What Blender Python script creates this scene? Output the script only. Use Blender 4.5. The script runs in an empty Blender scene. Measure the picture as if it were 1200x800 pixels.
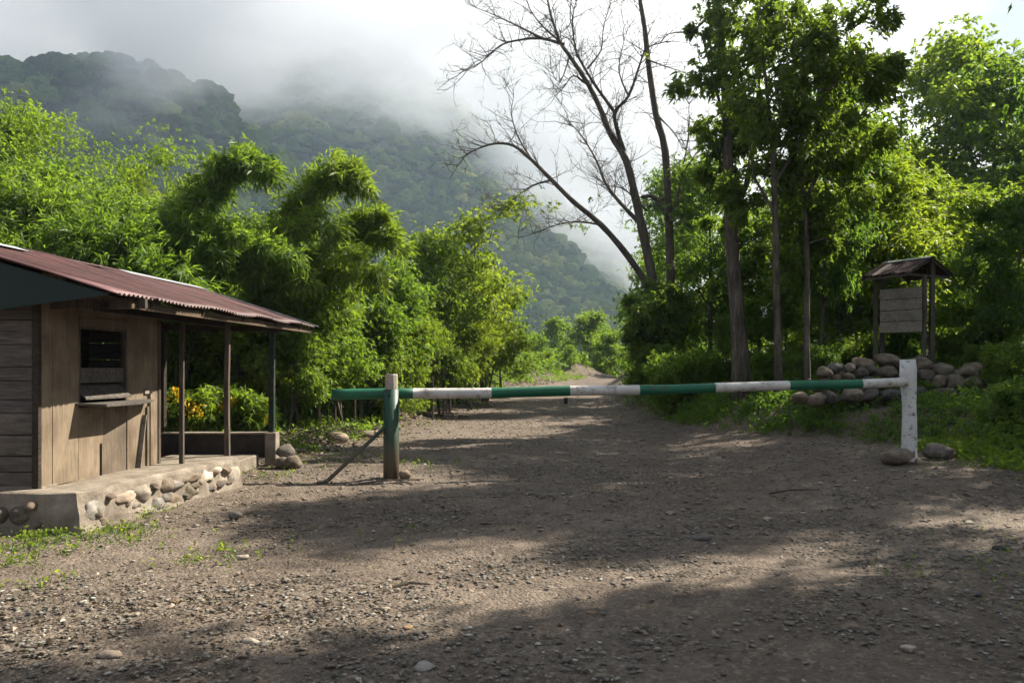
import bpy, bmesh, math, random
import numpy as np
from mathutils import Vector, Matrix, noise as mnoise
R = math.radians
scene = bpy.context.scene
col = scene.collection

# ------------------------------------------------------------------ camera
H, F, HY = 1.65, 933.3, 432.0          # eye height, focal length in photo pixels, horizon row
cam = bpy.data.cameras.new('camera'); cam.lens = 28; cam.sensor_width = 36
cam.shift_y = 32/1200.0; cam.clip_end = 4000; cam.clip_start = 0.05
cam_o = bpy.data.objects.new('camera', cam); col.objects.link(cam_o)
cam_o.location = (0, 0, H); cam_o.rotation_euler = (R(90), 0, 0)
scene.camera = cam_o

# ------------------------------------------------------------------ light
SUN_EL, SUN_AZ = 43.0, 60.0            # azimuth from +Y (view direction) towards +X (right)
sd = Vector((math.sin(R(SUN_AZ))*math.cos(R(SUN_EL)), math.cos(R(SUN_AZ))*math.cos(R(SUN_EL)), math.sin(R(SUN_EL))))
sun = bpy.data.lights.new('sun', 'SUN'); sun.energy = 5.0; sun.angle = R(0.6); sun.color = (1.0, .91, .77)
sun_o = bpy.data.objects.new('sun', sun); col.objects.link(sun_o)
sun_o.rotation_euler = (-sd).to_track_quat('-Z', 'Y').to_euler(); sun_o.location = (30, 20, 40)

world = bpy.data.worlds.new('World'); scene.world = world; world.use_nodes = True
wn = world.node_tree; wn.nodes.clear()
def N(tree, kind, **kw):
    n = tree.nodes.new(kind)
    for k, v in kw.items():
        if k.startswith('_'): setattr(n, k[1:], v)
        else:
            kk = k.replace('__', ' ')
            n.inputs[int(kk[1:]) if kk[0] == 'i' and kk[1:].isdigit() else kk].default_value = v
    return n
def K(tree, a, b): tree.links.new(a, b)
sky = N(wn, 'ShaderNodeTexSky', _sky_type='NISHITA'); sky.sun_disc = False
sky.sun_elevation = R(SUN_EL); sky.sun_rotation = R(SUN_AZ); sky.air_density = 1.2; sky.dust_density = 2.0
tc = N(wn, 'ShaderNodeTexCoord')
mp = N(wn, 'ShaderNodeMapping'); mp.inputs['Scale'].default_value = (1, 1, 2.2)
nz = N(wn, 'ShaderNodeTexNoise', Scale=3.0, Detail=7, Roughness=.58)
K(wn, tc.outputs['Generated'], mp.inputs['Vector']); K(wn, mp.outputs[0], nz.inputs['Vector'])
cr = N(wn, 'ShaderNodeValToRGB'); cr.color_ramp.elements[0].position = .33; cr.color_ramp.elements[0].color = (3.3, 3.75, 4.7, 1)
cr.color_ramp.elements[1].position = .66; cr.color_ramp.elements[1].color = (4.9, 5.1, 5.5, 1)
K(wn, nz.outputs['Fac'], cr.inputs['Fac'])
mixw = N(wn, 'ShaderNodeMix', _data_type='RGBA'); mixw.inputs['Factor'].default_value = .975
K(wn, sky.outputs[0], mixw.inputs['A']); K(wn, cr.outputs[0], mixw.inputs['B'])
bg = N(wn, 'ShaderNodeBackground', Strength=.041)
K(wn, mixw.outputs['Result'], bg.inputs['Color'])
wo = N(wn, 'ShaderNodeOutputWorld'); K(wn, bg.outputs[0], wo.inputs['Surface'])

scene.render.engine = 'CYCLES'
scene.view_settings.view_transform = 'Standard'; scene.view_settings.look = 'None'
scene.view_settings.exposure = 1.68; scene.view_settings.gamma = 1
cy = scene.cycles
cy.use_denoising = True; cy.max_bounces = 8; cy.diffuse_bounces = 3; cy.transmission_bounces = 4
cy.volume_bounces = 4; cy.transparent_max_bounces = 6; cy.volume_step_rate = 1.0; cy.volume_max_steps = 160
cy.sample_clamp_indirect = 4; cy.use_adaptive_sampling = True; cy.adaptive_threshold = .02

def W(px, py, d): return Vector(((px-600)/F*d, d, H+(HY-py)/F*d))

# ------------------------------------------------------------------ noise
_rs = np.random.RandomState(7)
_lat = _rs.rand(256, 256)
def vnoise(x, y):
    xi = np.floor(x).astype(int); yi = np.floor(y).astype(int)
    fx = x-xi; fy = y-yi; fx = fx*fx*(3-2*fx); fy = fy*fy*(3-2*fy)
    a = _lat[xi & 255, yi & 255]; b = _lat[(xi+1) & 255, yi & 255]
    c = _lat[xi & 255, (yi+1) & 255]; d = _lat[(xi+1) & 255, (yi+1) & 255]
    return (a*(1-fx)+b*fx)*(1-fy)+(c*(1-fx)+d*fx)*fy - .5
def fbm(x, y, o=4, g=.5):
    s = 0; a = 1
    for i in range(o):
        s = s + a*vnoise(x*2**i+17.3*i, y*2**i+5.1*i); a *= g
    return s
def sstep(t): t = np.clip(t, 0, 1); return t*t*(3-2*t)

# ------------------------------------------------------------------ ground shape
_EX = np.array([9.0, 8.9, 8.8, 8.5, 8.0, 6.9, 5.8, 5.1, 4.7, 4.3, 3.9, 4.0, 5.2, 8.0, 14., 26., 60.])
_EY = np.array([-40, 6.0, 10., 12.5, 14.5, 16.5, 18., 20., 22.6, 27., 33., 38., 45., 53., 62., 72., 100.])
def bank_t(x, y): return x-np.interp(y, _EY, _EX)
_LX = np.array([-7., -4.6, -4.3, -3.7, -3.2, -2.5, -1., 1.0, 4.0, 7.0, 12., 40.])
_LY = np.array([-40, 13., 17., 22., 27., 33., 40., 47., 54., 60., 70., 110.])
def left_t(x, y): return np.interp(y, _LY, _LX)-x
def gbase(x, y):
    z = .8*sstep((y-20)/34)+np.clip(y-50, 0, 400)*.006
    z = z+.16*sstep((x-3)/3.2)*sstep((y-8.5)/3.5)
    t = bank_t(x, y)
    z = z+.62*sstep(t/1.6)+.95*sstep((t-1.4)/6)+np.clip(t-5, 0, 60)*.02
    l = left_t(x, y)
    z = z+.22*sstep(l/1.2)*sstep((y-14.5)/2.5)+np.clip(l-3, 0, 60)*.02*sstep((y-16)/6)
    z = z+.34*np.exp(-((l-.1+.5*vnoise(x*.5, y*.4))/.7)**2)*sstep((y-21)/3)*sstep((52-y)/6)*(.6+.9*vnoise(x*.8, y*.5+3))
    # spoil heaps beside the far bend
    z = z+1.3*np.exp(-((x+.2)/2.4)**2-((y-54)/2.2)**2)+1.2*np.exp(-((x-3.6)/2.6)**2-((y-60)/2.5)**2)
    z = z+.7*np.exp(-((x+2.6)/1.8)**2-((y-45)/1.6)**2)
    return z
def groundz(x, y):
    x = np.asarray(x, float); y = np.asarray(y, float)
    off = np.maximum(sstep(bank_t(x, y)/2), sstep(left_t(x, y)/2)*sstep((y-13)/3))
    z = gbase(x, y)+fbm(x*.35, y*.35, 3)*.10*sstep((y-3)/6)+off*fbm(x*.7+9, y*.7, 3)*.22
    # wheel ruts and ripples across the road
    z = z+(1-off)*(fbm(x*.5+30, y*1.3, 3)*.05*sstep((y-5)/8))
    hut = sstep((-3.2-x)/1.2)*sstep((y-5)/2)*sstep((15-y)/1.5)
    return z*(1-hut)+hut*(.02*vnoise(x, y))
def gz(x, y): return float(groundz(np.array([x]), np.array([y]))[0])

# ------------------------------------------------------------------ mesh helpers
def mesh_np(name, V, faces_flat, sizes, mat=None, smooth=False, attrs=None, mats=None, midx=None):
    me = bpy.data.meshes.new(name)
    V = np.ascontiguousarray(V, dtype=np.float32)
    me.vertices.add(len(V)); me.vertices.foreach_set('co', V.ravel())
    ff = np.ascontiguousarray(faces_flat, dtype=np.int32).ravel(); sz = np.ascontiguousarray(sizes, dtype=np.int32)
    me.loops.add(len(ff)); me.loops.foreach_set('vertex_index', ff)
    me.polygons.add(len(sz)); st = np.zeros(len(sz), np.int32); st[1:] = np.cumsum(sz)[:-1]
    me.polygons.foreach_set('loop_start', st); me.polygons.foreach_set('loop_total', sz)
    if smooth: me.polygons.foreach_set('use_smooth', np.ones(len(sz), bool))
    for m in (mats or ([mat] if mat else [])): me.materials.append(m)
    if midx is not None: me.polygons.foreach_set('material_index', np.asarray(midx, np.int32))
    if attrs:
        for k, (dom, arr) in attrs.items():
            a = me.attributes.new(k, 'FLOAT', dom); a.data.foreach_set('value', np.asarray(arr, np.float32))
    me.update(calc_edges=True)
    return me
def link(name, me, parent=None, loc=None):
    o = bpy.data.objects.new(name, me); col.objects.link(o)
    if parent: o.parent = parent
    if loc is not None: o.location = loc
    return o
def tag(o, label=None, cat=None, group=None, kind=None):
    if label: o['label'] = label
    if cat: o['category'] = cat
    if group: o['group'] = group
    if kind: o['kind'] = kind
    return o
def empty(name, loc, label=None, cat=None, group=None, rz=0):
    o = bpy.data.objects.new(name, None); col.objects.link(o); o.location = loc; o.rotation_euler = (0, 0, rz)
    o.empty_display_size = .2
    return tag(o, label, cat, group)
def copy_tree(o, parent=None):
    c = o.copy(); col.objects.link(c)
    if parent: c.parent = parent
    for ch in [k for k in KIDS.get(o.name, [])]:
        d = ch.copy(); col.objects.link(d); d.parent = c
    return c
KIDS = {}
class MB:
    """collects shapes for one mesh"""
    def __init__(s): s.v = []; s.f = []; s.m = []
    def add(s, vs, fs, mi=0):
        b = len(s.v); s.v += [tuple(v) for v in vs]; s.f += [tuple(i+b for i in f) for f in fs]; s.m += [mi]*len(fs)
    def box(s, c, size, rot=None, mi=0, jit=0):
        hx, hy, hz = size[0]/2, size[1]/2, size[2]/2
        vs = [Vector((x*hx, y*hy, z*hz)) for x in (-1, 1) for y in (-1, 1) for z in (-1, 1)]
        if jit: vs = [v+Vector([random.uniform(-jit, jit) for _ in range(3)]) for v in vs]
        if rot is not None: vs = [rot @ v for v in vs]
        vs = [v+Vector(c) for v in vs]
        s.add(vs, [(0, 1, 3, 2), (4, 6, 7, 5), (0, 4, 5, 1), (2, 3, 7, 6), (0, 2, 6, 4), (1, 5, 7, 3)], mi)
    def bar(s, a, b, w, h, mi=0, up=Vector((0, 0, 1))):
        a = Vector(a); b = Vector(b); d = (b-a); L = d.length; d.normalize()
        x = d.cross(up)
        if x.length < 1e-4: x = Vector((1, 0, 0))
        x.normalize(); z = x.cross(d)
        rot = Matrix((x, d, z)).transposed()
        s.box((a+b)/2, (w, L, h), rot, mi)
    def prism(s, poly, ext, mi=0):
        n = len(poly); a = [Vector(p) for p in poly]; b = [p+Vector(ext) for p in a]
        fs = [tuple(range(n))[::-1], tuple(range(n, 2*n))]+[(i, (i+1) % n, n+(i+1) % n, n+i) for i in range(n)]
        s.add(a+b, fs, mi)
    def tube(s, pts, rad, n=8, mi=0, cap=True, wob=0):
        pts = [Vector(p) for p in pts]; base = len(s.v); rings = []
        x = None
        for i, p in enumerate(pts):
            d = (pts[min(i+1, len(pts)-1)]-pts[max(i-1, 0)]).normalized()
            if x is None:
                x = d.orthogonal().normalized()
            x = (x-d*x.dot(d)).normalized(); y = d.cross(x)
            r = rad[i] if hasattr(rad, '__len__') else rad
            for k in range(n):
                t = 2*math.pi*k/n; rr = r*(1+wob*math.sin(3.1*k+i*.9)*.5+wob*random.uniform(-.5, .5))
                s.v.append(tuple(p+x*math.cos(t)*rr+y*math.sin(t)*rr))
        for i in range(len(pts)-1):
            for k in range(n):
                a = base+i*n+k; b = base+i*n+(k+1) % n
                s.f.append((a, b, b+n, a+n)); s.m.append(mi)
        if cap:
            s.f.append(tuple(base+k for k in range(n))[::-1]); s.m.append(mi)
            e = base+(len(pts)-1)*n
            s.f.append(tuple(e+k for k in range(n))); s.m.append(mi)
    def build(s, name, mat, parent=None, bevel=0, smooth=False, loc=None):
        me = bpy.data.meshes.new(name); me.from_pydata(s.v, [], s.f)
        for m in (mat if isinstance(mat, (list, tuple)) else [mat]): me.materials.append(m)
        me.polygons.foreach_set('material_index', s.m)
        if smooth: me.polygons.foreach_set('use_smooth', [True]*len(s.f))
        bm = bmesh.new(); bm.from_mesh(me); bmesh.ops.recalc_face_normals(bm, faces=bm.faces)
        if bevel: bmesh.ops.bevel(bm, geom=bm.edges[:], offset=bevel, segments=1, affect='EDGES', clamp_overlap=True)
        bm.to_mesh(me); bm.free(); me.update()
        o = link(name, me, parent)
        if parent is not None and loc is None and parent.parent is None and parent.type == 'EMPTY':
            o.location = -parent.location       # parts are modelled in world coordinates
        if loc is not None: o.location = loc
        return o
def recentre(o):
    """put a single-mesh thing's origin at its own base"""
    me = o.data; n = len(me.vertices); a = np.empty(n*3, np.float32); me.vertices.foreach_get('co', a); a = a.reshape(-1, 3)
    c = np.array([(a[:, 0].min()+a[:, 0].max())/2, (a[:, 1].min()+a[:, 1].max())/2, a[:, 2].min()])
    me.vertices.foreach_set('co', (a-c).astype(np.float32).ravel()); me.update()
    o.location = Vector(c); return o

# ------------------------------------------------------------------ materials
def new_mat(name):
    m = bpy.data.materials.new(name); m.use_nodes = True; t = m.node_tree; t.nodes.clear()
    return m, t
def finish(t, shader, disp=None):
    o = N(t, 'ShaderNodeOutputMaterial'); K(t, shader, o.inputs['Surface'])
def ramp(t, fac, stops):
    r = N(t, 'ShaderNodeValToRGB'); e = r.color_ramp.elements
    while len(e) < len(stops): e.new(.5)
    for i, (p, c) in enumerate(stops): e[i].position = p; e[i].color = (*c, 1)
    K(t, fac, r.inputs['Fac']); return r.outputs[0]
def noise_n(t, vec, scale, detail=4, rough=.55):
    n = N(t, 'ShaderNodeTexNoise', Scale=scale, Detail=detail, Roughness=rough); K(t, vec, n.inputs['Vector']); return n
def mixc(t, fac, a, b, mode='MIX'):
    m = N(t, 'ShaderNodeMix', _data_type='RGBA', _blend_type=mode)
    for s, v in (('Factor', fac), ('A', a), ('B', b)):
        if hasattr(v, 'is_linked'): K(t, v, m.inputs[s])
        else: m.inputs[s].default_value = v if s == 'Factor' else (*v, 1)
    return m.outputs['Result']
def bump(t, h, strength=.4, dist=.01, normal=None):
    b = N(t, 'ShaderNodeBump', Strength=strength, Distance=dist); K(t, h, b.inputs['Height'])
    if normal is not None: K(t, normal, b.inputs['Normal'])
    return b.outputs[0]
def princ(t, colr, rough=.8, normal=None, spec=.3, metal=0):
    p = N(t, 'ShaderNodeBsdfPrincipled'); p.inputs['Specular IOR Level'].default_value = spec; p.inputs['Metallic'].default_value = metal
    if hasattr(colr, 'is_linked'): K(t, colr, p.inputs['Base Color'])
    else: p.inputs['Base Color'].default_value = (*colr, 1)
    if hasattr(rough, 'is_linked'): K(t, rough, p.inputs['Roughness'])
    else: p.inputs['Roughness'].default_value = rough
    if normal is not None: K(t, normal, p.inputs['Normal'])
    return p.outputs[0]
def wcoord(t, scale=(1, 1, 1), rot=(0, 0, 0), kind='pos'):
    if kind == 'pos': s = N(t, 'ShaderNodeNewGeometry').outputs['Position']
    else: s = N(t, 'ShaderNodeTexCoord').outputs['Object']
    m = N(t, 'ShaderNodeMapping'); m.inputs['Scale'].default_value = scale; m.inputs['Rotation'].default_value = rot
    K(t, s, m.inputs['Vector']); return m.outputs[0]

def m_wood(name, dark, mid, light, axis='x', grain=1.0, per_obj=True, stain=.5, pos=True):
    m, t = new_mat(name)
    sc = {'x': (1.6, 15, 15), 'y': (15, 1.6, 15), 'z': (15, 15, 1.6)}[axis]
    v = wcoord(t, tuple(s*grain for s in sc)); v2 = wcoord(t, (1, 1, 1))
    n1 = noise_n(t, v, 1.6, 8, .72); n1.inputs['Distortion'].default_value = .6; n2 = noise_n(t, v2, 2.6, 5, .6)
    c = ramp(t, n1.outputs['Fac'], [(.3, dark), (.5, mid), (.72, light)])
    c2 = ramp(t, n2.outputs['Fac'], [(.3, (.42, .40, .38)), (.62, (1, 1, 1))])
    c = mixc(t, stain, c, mixc(t, 1.0, c, c2, 'MULTIPLY'))
    if per_obj:
        oi = N(t, 'ShaderNodeObjectInfo'); rr = ramp(t, oi.outputs['Random'], [(0, (.74, .74, .76)), (1, (1.12, 1.08, 1.02))])
        c = mixc(t, 1.0, c, rr, 'MULTIPLY')
    finish(t, princ(t, c, .82, bump(t, n1.outputs['Fac'], .5, .006), .2)); return m
M = {}
M['plank'] = m_wood('grey_plank', (.045, .038, .032), (.11, .098, .085), (.19, .175, .155), 'x')
M['ply'] = m_wood('tan_board', (.13, .10, .07), (.185, .148, .108), (.24, .198, .15), 'z', stain=.75)
M['post_wood'] = m_wood('weathered_post', (.03, .025, .02), (.085, .07, .055), (.17, .145, .12), 'z')
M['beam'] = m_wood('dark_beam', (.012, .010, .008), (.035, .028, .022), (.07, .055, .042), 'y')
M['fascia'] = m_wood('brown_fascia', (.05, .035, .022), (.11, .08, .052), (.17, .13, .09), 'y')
M['noticewood'] = m_wood('notice_board', (.13, .115, .095), (.24, .22, .19), (.34, .32, .28), 'x', stain=.6)
M['noticepost'] = m_wood('notice_post', (.05, .042, .036), (.11, .098, .088), (.18, .165, .15), 'z')
M['bark'] = m_wood('tree_bark', (.04, .035, .027), (.11, .098, .078), (.24, .22, .185), 'z', grain=.35, stain=.9)
M['deadbark'] = m_wood('dead_bark', (.04, .033, .027), (.10, .084, .068), (.19, .165, .14), 'z', grain=.4)
M['culm'] = m_wood('bamboo_culm', (.03, .045, .015), (.07, .09, .03), (.13, .15, .06), 'z', grain=.4)

def m_paint(name, base, under, lo=.58, hi=.66, rough=.5, scale=9, mud=None):
    m, t = new_mat(name); v = wcoord(t); n = noise_n(t, v, scale, 7, .68); n2 = noise_n(t, v, 2.2, 4, .6)
    f = ramp(t, n.outputs['Fac'], [(lo, (0, 0, 0)), (hi, (1, 1, 1))])
    tone = ramp(t, n2.outputs['Fac'], [(.3, tuple(b*.68 for b in base)), (.7, base)])
    c = mixc(t, f, tone, under)
    if mud:
        g = N(t, 'ShaderNodeNewGeometry'); sx = N(t, 'ShaderNodeSeparateXYZ'); K(t, g.outputs['Position'], sx.inputs[0])
        mr = N(t, 'ShaderNodeMapRange'); K(t, sx.outputs['Z'], mr.inputs['Value'])
        mr.inputs['From Min'].default_value = mud[0]; mr.inputs['From Max'].default_value = mud[1]; mr.inputs['To Min'].default_value = 1; mr.inputs['To Max'].default_value = 0
        ad = N(t, 'ShaderNodeMath', _operation='MULTIPLY_ADD'); K(t, n2.outputs['Fac'], ad.inputs[0]); ad.inputs[1].default_value = 1.2; 
        sb = N(t, 'ShaderNodeMath', _operation='SUBTRACT'); K(t, mr.outputs[0], sb.inputs[0]); sb.inputs[1].default_value = .6; K(t, sb.outputs[0], ad.inputs[2]); ad.use_clamp = True
        c = mixc(t, ad.outputs[0], c, mud[2])
    finish(t, princ(t, c, rough, bump(t, n.outputs['Fac'], .25, .004), .35)); return m
M['green'] = m_paint('green_paint', (.010, .125, .062), (.06, .05, .035), .60, .66)
M['white'] = m_paint('worn_white_paint', (.60, .58, .54), (.19, .15, .115), .50, .68)
M['postgreen'] = m_paint('green_post_paint', (.012, .062, .034), (.07, .055, .038), .56, .66, .5, mud=(.2, .95, (.085, .064, .042)))
M['postwhite'] = m_paint('whitewashed_log', (.62, .62, .60), (.13, .11, .09), .56, .62, .75, 12)
M['stub'] = m_wood('post_stub', (.2, .18, .15), (.34, .31, .27), (.46, .43, .38), 'z')
M['teal'] = m_paint('teal_gable_paint', (.003, .018, .013), (.010, .016, .014), .6, .75, .6)
M['porchgreen'] = m_paint('green_porch_post', (.008, .026, .019), (.05, .045, .035), .50, .62, .6)

def m_roof():
    m, t = new_mat('rusty_roof_sheet'); v = wcoord(t, (1, 1, 1)); n = noise_n(t, v, 1.4, 6, .65); n2 = noise_n(t, v, 14, 4, .7)
    c = ramp(t, n.outputs['Fac'], [(.30, (.030, .010, .009)), (.48, (.060, .017, .015)), (.62, (.085, .028, .025)), (.78, (.13, .065, .062))])
    c = mixc(t, .45, c, ramp(t, n2.outputs['Fac'], [(.35, (.030, .012, .010)), (.65, (.12, .045, .036))]))
    a = N(t, 'ShaderNodeAttribute'); a.attribute_name = 'sheet'
    c = mixc(t, a.outputs['Fac'], c, (.22, .11, .115))
    v3 = wcoord(t, (1.1, 16, 1)); n3 = noise_n(t, v3, 1.0, 5, .65); c = mixc(t, ramp(t, n3.outputs['Fac'], [(.42, (0, 0, 0)), (.62, (.8, .8, .8))]), c, (.022, .010, .008))
    finish(t, princ(t, c, .62, bump(t, n2.outputs['Fac'], .2, .004), .45)); return m
M['roof'] = m_roof()
def m_zinc():
    m, t = new_mat('zinc_flashing'); v = wcoord(t); n = noise_n(t, v, 6, 5, .6)
    c = ramp(t, n.outputs['Fac'], [(.3, (.34, .36, .38)), (.6, (.55, .57, .6))])
    finish(t, princ(t, c, .42, None, .5, .5)); return m
M['zinc'] = m_zinc()
def m_conc(name, a, b, c3, moss=.35):
    m, t = new_mat(name); v = wcoord(t); n = noise_n(t, v, 3.0, 8, .68); n2 = noise_n(t, v, 22, 5, .7); n3 = noise_n(t, v, 1.3, 5, .6)
    c = ramp(t, n.outputs['Fac'], [(.3, a), (.5, b), (.7, c3)])
    f = ramp(t, n3.outputs['Fac'], [(.55, (0, 0, 0)), (.72, (moss, moss, moss))])
    c = mixc(t, f, c, (.06, .07, .03))
    h = N(t, 'ShaderNodeMath', _operation='ADD'); K(t, n.outputs['Fac'], h.inputs[0]); K(t, n2.outputs['Fac'], h.inputs[1])
    finish(t, princ(t, c, .9, bump(t, h.outputs[0], .8, .015), .2)); return m
M['concrete'] = m_conc('rough_concrete', (.10, .083, .064), (.19, .16, .127), (.30, .262, .215))
M['darkwall'] = m_conc('dark_parapet', (.02, .016, .013), (.04, .033, .028), (.065, .055, .045), .2)
def m_rock(name='river_rock', lo=(.075, .066, .055), mid=(.15, .13, .108), hi=(.26, .235, .20), moss=.5):
    m, t = new_mat(name); v = wcoord(t, (1, 1, 1), kind='obj')
    oi = N(t, 'ShaderNodeObjectInfo'); ad = N(t, 'ShaderNodeVectorMath', _operation='ADD'); K(t, v, ad.inputs[0])
    cx = N(t, 'ShaderNodeMath', _operation='MULTIPLY'); K(t, oi.outputs['Random'], cx.inputs[0]); cx.inputs[1].default_value = 40; K(t, cx.outputs[0], ad.inputs[1])
    n = noise_n(t, ad.outputs[0], 5, 8, .68); n2 = noise_n(t, ad.outputs[0], 28, 5, .7); n3 = noise_n(t, ad.outputs[0], 2.4, 4, .6)
    c = ramp(t, n.outputs['Fac'], [(.34, lo), (.5, mid), (.66, hi)])
    tint = ramp(t, oi.outputs['Random'], [(0, (.45, .49, .55)), (.3, (.9, .86, .8)), (.55, (1.1, .96, .84)), (.8, (.62, .62, .62)), (1, (1.4, 1.32, 1.2))])
    c = mixc(t, 1, c, tint, 'MULTIPLY')
    f = ramp(t, n3.outputs['Fac'], [(.55, (0, 0, 0)), (.7, (moss, moss, moss))]); c = mixc(t, f, c, (.055, .06, .035))
    h = N(t, 'ShaderNodeMath', _operation='ADD'); K(t, n.outputs['Fac'], h.inputs[0]); K(t, n2.outputs['Fac'], h.inputs[1])
    finish(t, princ(t, c, .88, bump(t, h.outputs[0], .55, .012), .25)); return m
M['rock'] = m_rock()
M['palerock'] = m_rock('pale_stone', (.17, .15, .125), (.29, .26, .22), (.42, .39, .35), .25)
M['brick'] = m_rock('brown_block', (.11, .075, .045), (.2, .145, .09), (.28, .21, .14), .1)

def m_leaf(name, dark, light, trans=.42, warm=None, rough=.55, tmul=1.7):
    m, t = new_mat(name)
    a = N(t, 'ShaderNodeAttribute'); a.attribute_name = 'tone'
    oi = N(t, 'ShaderNodeObjectInfo')
    stops = [(0, dark), (.93, light), (1.0, warm or light)]
    c = ramp(t, a.outputs['Fac'], stops)
    rr = ramp(t, oi.outputs['Random'], [(0, (.78, .9, .9)), (.5, (1, 1, 1)), (1, (1.18, 1.07, .85))])
    c = mixc(t, 1, c, rr, 'MULTIPLY')
    p = princ(t, c, rough, None, .3)
    tr = N(t, 'ShaderNodeBsdfTranslucent'); tm = mixc(t, 1, c, (tmul*1.12, tmul*1.05, tmul*.4), 'MULTIPLY'); K(t, tm, tr.inputs['Color'])
    mx = N(t, 'ShaderNodeMixShader'); mx.inputs[0].default_value = trans; K(t, p, mx.inputs[1]); K(t, tr.outputs[0], mx.inputs[2])
    finish(t, mx.outputs[0]); return m
M['bamboo'] = m_leaf('bamboo_leaf', (.042, .085, .014), (.16, .225, .040), .5, (.26, .2, .09), tmul=2.2)
M['bright'] = m_leaf('bright_leaf', (.045, .09, .012), (.155, .228, .042), .5, (.2, .24, .04), tmul=2.2)
M['yellowleaf'] = m_leaf('yellow_green_leaf', (.08, .125, .015), (.19, .26, .03), .5, (.26, .26, .05), tmul=2.0)
M['dark'] = m_leaf('dark_leaf', (.032, .062, .017), (.086, .140, .034), .5, (.12, .17, .03), tmul=3.0)
M['midleaf'] = m_leaf('mid_leaf', (.042, .085, .015), (.115, .178, .038), .5, (.14, .2, .035), tmul=2.7)
M['grass'] = m_leaf('grass_blade', (.04, .08, .015), (.12, .19, .035), .4, (.2, .18, .07), tmul=1.8)
M['flower'] = m_leaf('flower_petal', (.5, .28, .01), (.75, .48, .015), .35, (.6, .16, .01), tmul=1.2)
M['litter'] = m_leaf('dead_leaf', (.08, .06, .045), (.25, .20, .155), .12, (.42, .37, .30), rough=.7, tmul=1.)
M['chip'] = m_leaf('gravel_chip', (.10, .083, .068), (.25, .215, .18), .0, (.45, .41, .36), rough=.8, tmul=1.)

def m_ground():
    m, t = new_mat('gravelly_soil'); v = wcoord(t)
    big = noise_n(t, v, .33, 5, .6); mid = noise_n(t, v, 2.3, 7, .68); fine = noise_n(t, v, 38, 4, .7); med = noise_n(t, v, 11, 5, .7)
    c = ramp(t, big.outputs['Fac'], [(.32, (.072, .052, .036)), (.5, (.120, .092, .068)), (.68, (.180, .147, .115))])
    c = mixc(t, .6, c, ramp(t, mid.outputs['Fac'], [(.3, (.06, .046, .036)), (.52, (.115, .092, .073)), (.72, (.185, .155, .125))]))
    vo = N(t, 'ShaderNodeTexVoronoi', Scale=34); K(t, v, vo.inputs['Vector'])
    pc = mixc(t, 1, c, ramp(t, vo.outputs['Color'], [(0, (.55, .55, .55)), (.6, (1.1, 1.08, 1.05)), (.88, (1.9, 1.85, 1.8)), (1, (2.6, 2.5, 2.4))]), 'MULTIPLY')
    pf = ramp(t, med.outputs['Fac'], [(.38, (.15, .15, .15)), (.6, (.85, .85, .85))])
    c = mixc(t, pf, c, pc)
    a = N(t, 'ShaderNodeAttribute'); a.attribute_name = 'green'
    gm = N(t, 'ShaderNodeMath', _operation='MULTIPLY'); K(t, a.outputs['Fac'], gm.inputs[0])
    gf = ramp(t, mid.outputs['Fac'], [(.35, (.2, .2, .2)), (.6, (1, 1, 1))]); K(t, gf, gm.inputs[1])
    c = mixc(t, gm.outputs[0], c, (.045, .06, .018))
    h1 = N(t, 'ShaderNodeMath', _operation='MULTIPLY_ADD'); K(t, vo.outputs['Distance'], h1.inputs[0]); h1.inputs[1].default_value = -.9; K(t, fine.outputs['Fac'], h1.inputs[2])
    h2 = N(t, 'ShaderNodeMath', _operation='ADD'); K(t, h1.outputs[0], h2.inputs[0]); K(t, med.outputs['Fac'], h2.inputs[1])
    finish(t, princ(t, c, .88, bump(t, h2.outputs[0], .9, .022), .25)); return m
M['ground'] = m_ground()
def m_hill():
    m, t = new_mat('hillside_soil'); v = wcoord(t); n = noise_n(t, v, .08, 4)
    finish(t, princ(t, ramp(t, n.outputs['Fac'], [(.3, (.012, .022, .008)), (.7, (.03, .045, .015))]), 1, None, 0)); return m
M['hill'] = m_hill()
def m_canopy():
    m, t = new_mat('forest_canopy'); v = wcoord(t)
    a = N(t, 'ShaderNodeAttribute'); a.attribute_name = 'tone'
    n = noise_n(t, v, .55, 6, .75); n2 = noise_n(t, v, .012, 3)
    c = ramp(t, a.outputs['Fac'], [(0, (.022, .052, .016)), (.5, (.052, .10, .027)), (.85, (.10, .155, .038)), (1, (.16, .19, .055))])
    c = mixc(t, 1, c, ramp(t, n.outputs['Fac'], [(.35, (.55, .6, .6)), (.6, (1.25, 1.2, 1.1))]), 'MULTIPLY')
    c = mixc(t, 1, c, ramp(t, n2.outputs['Fac'], [(.4, (.8, .9, 1)), (.6, (1.15, 1.05, .9))]), 'MULTIPLY')
    finish(t, princ(t, c, 1, bump(t, n.outputs['Fac'], 1, 2.2), 0)); return m
M['canopy'] = m_canopy()

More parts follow.
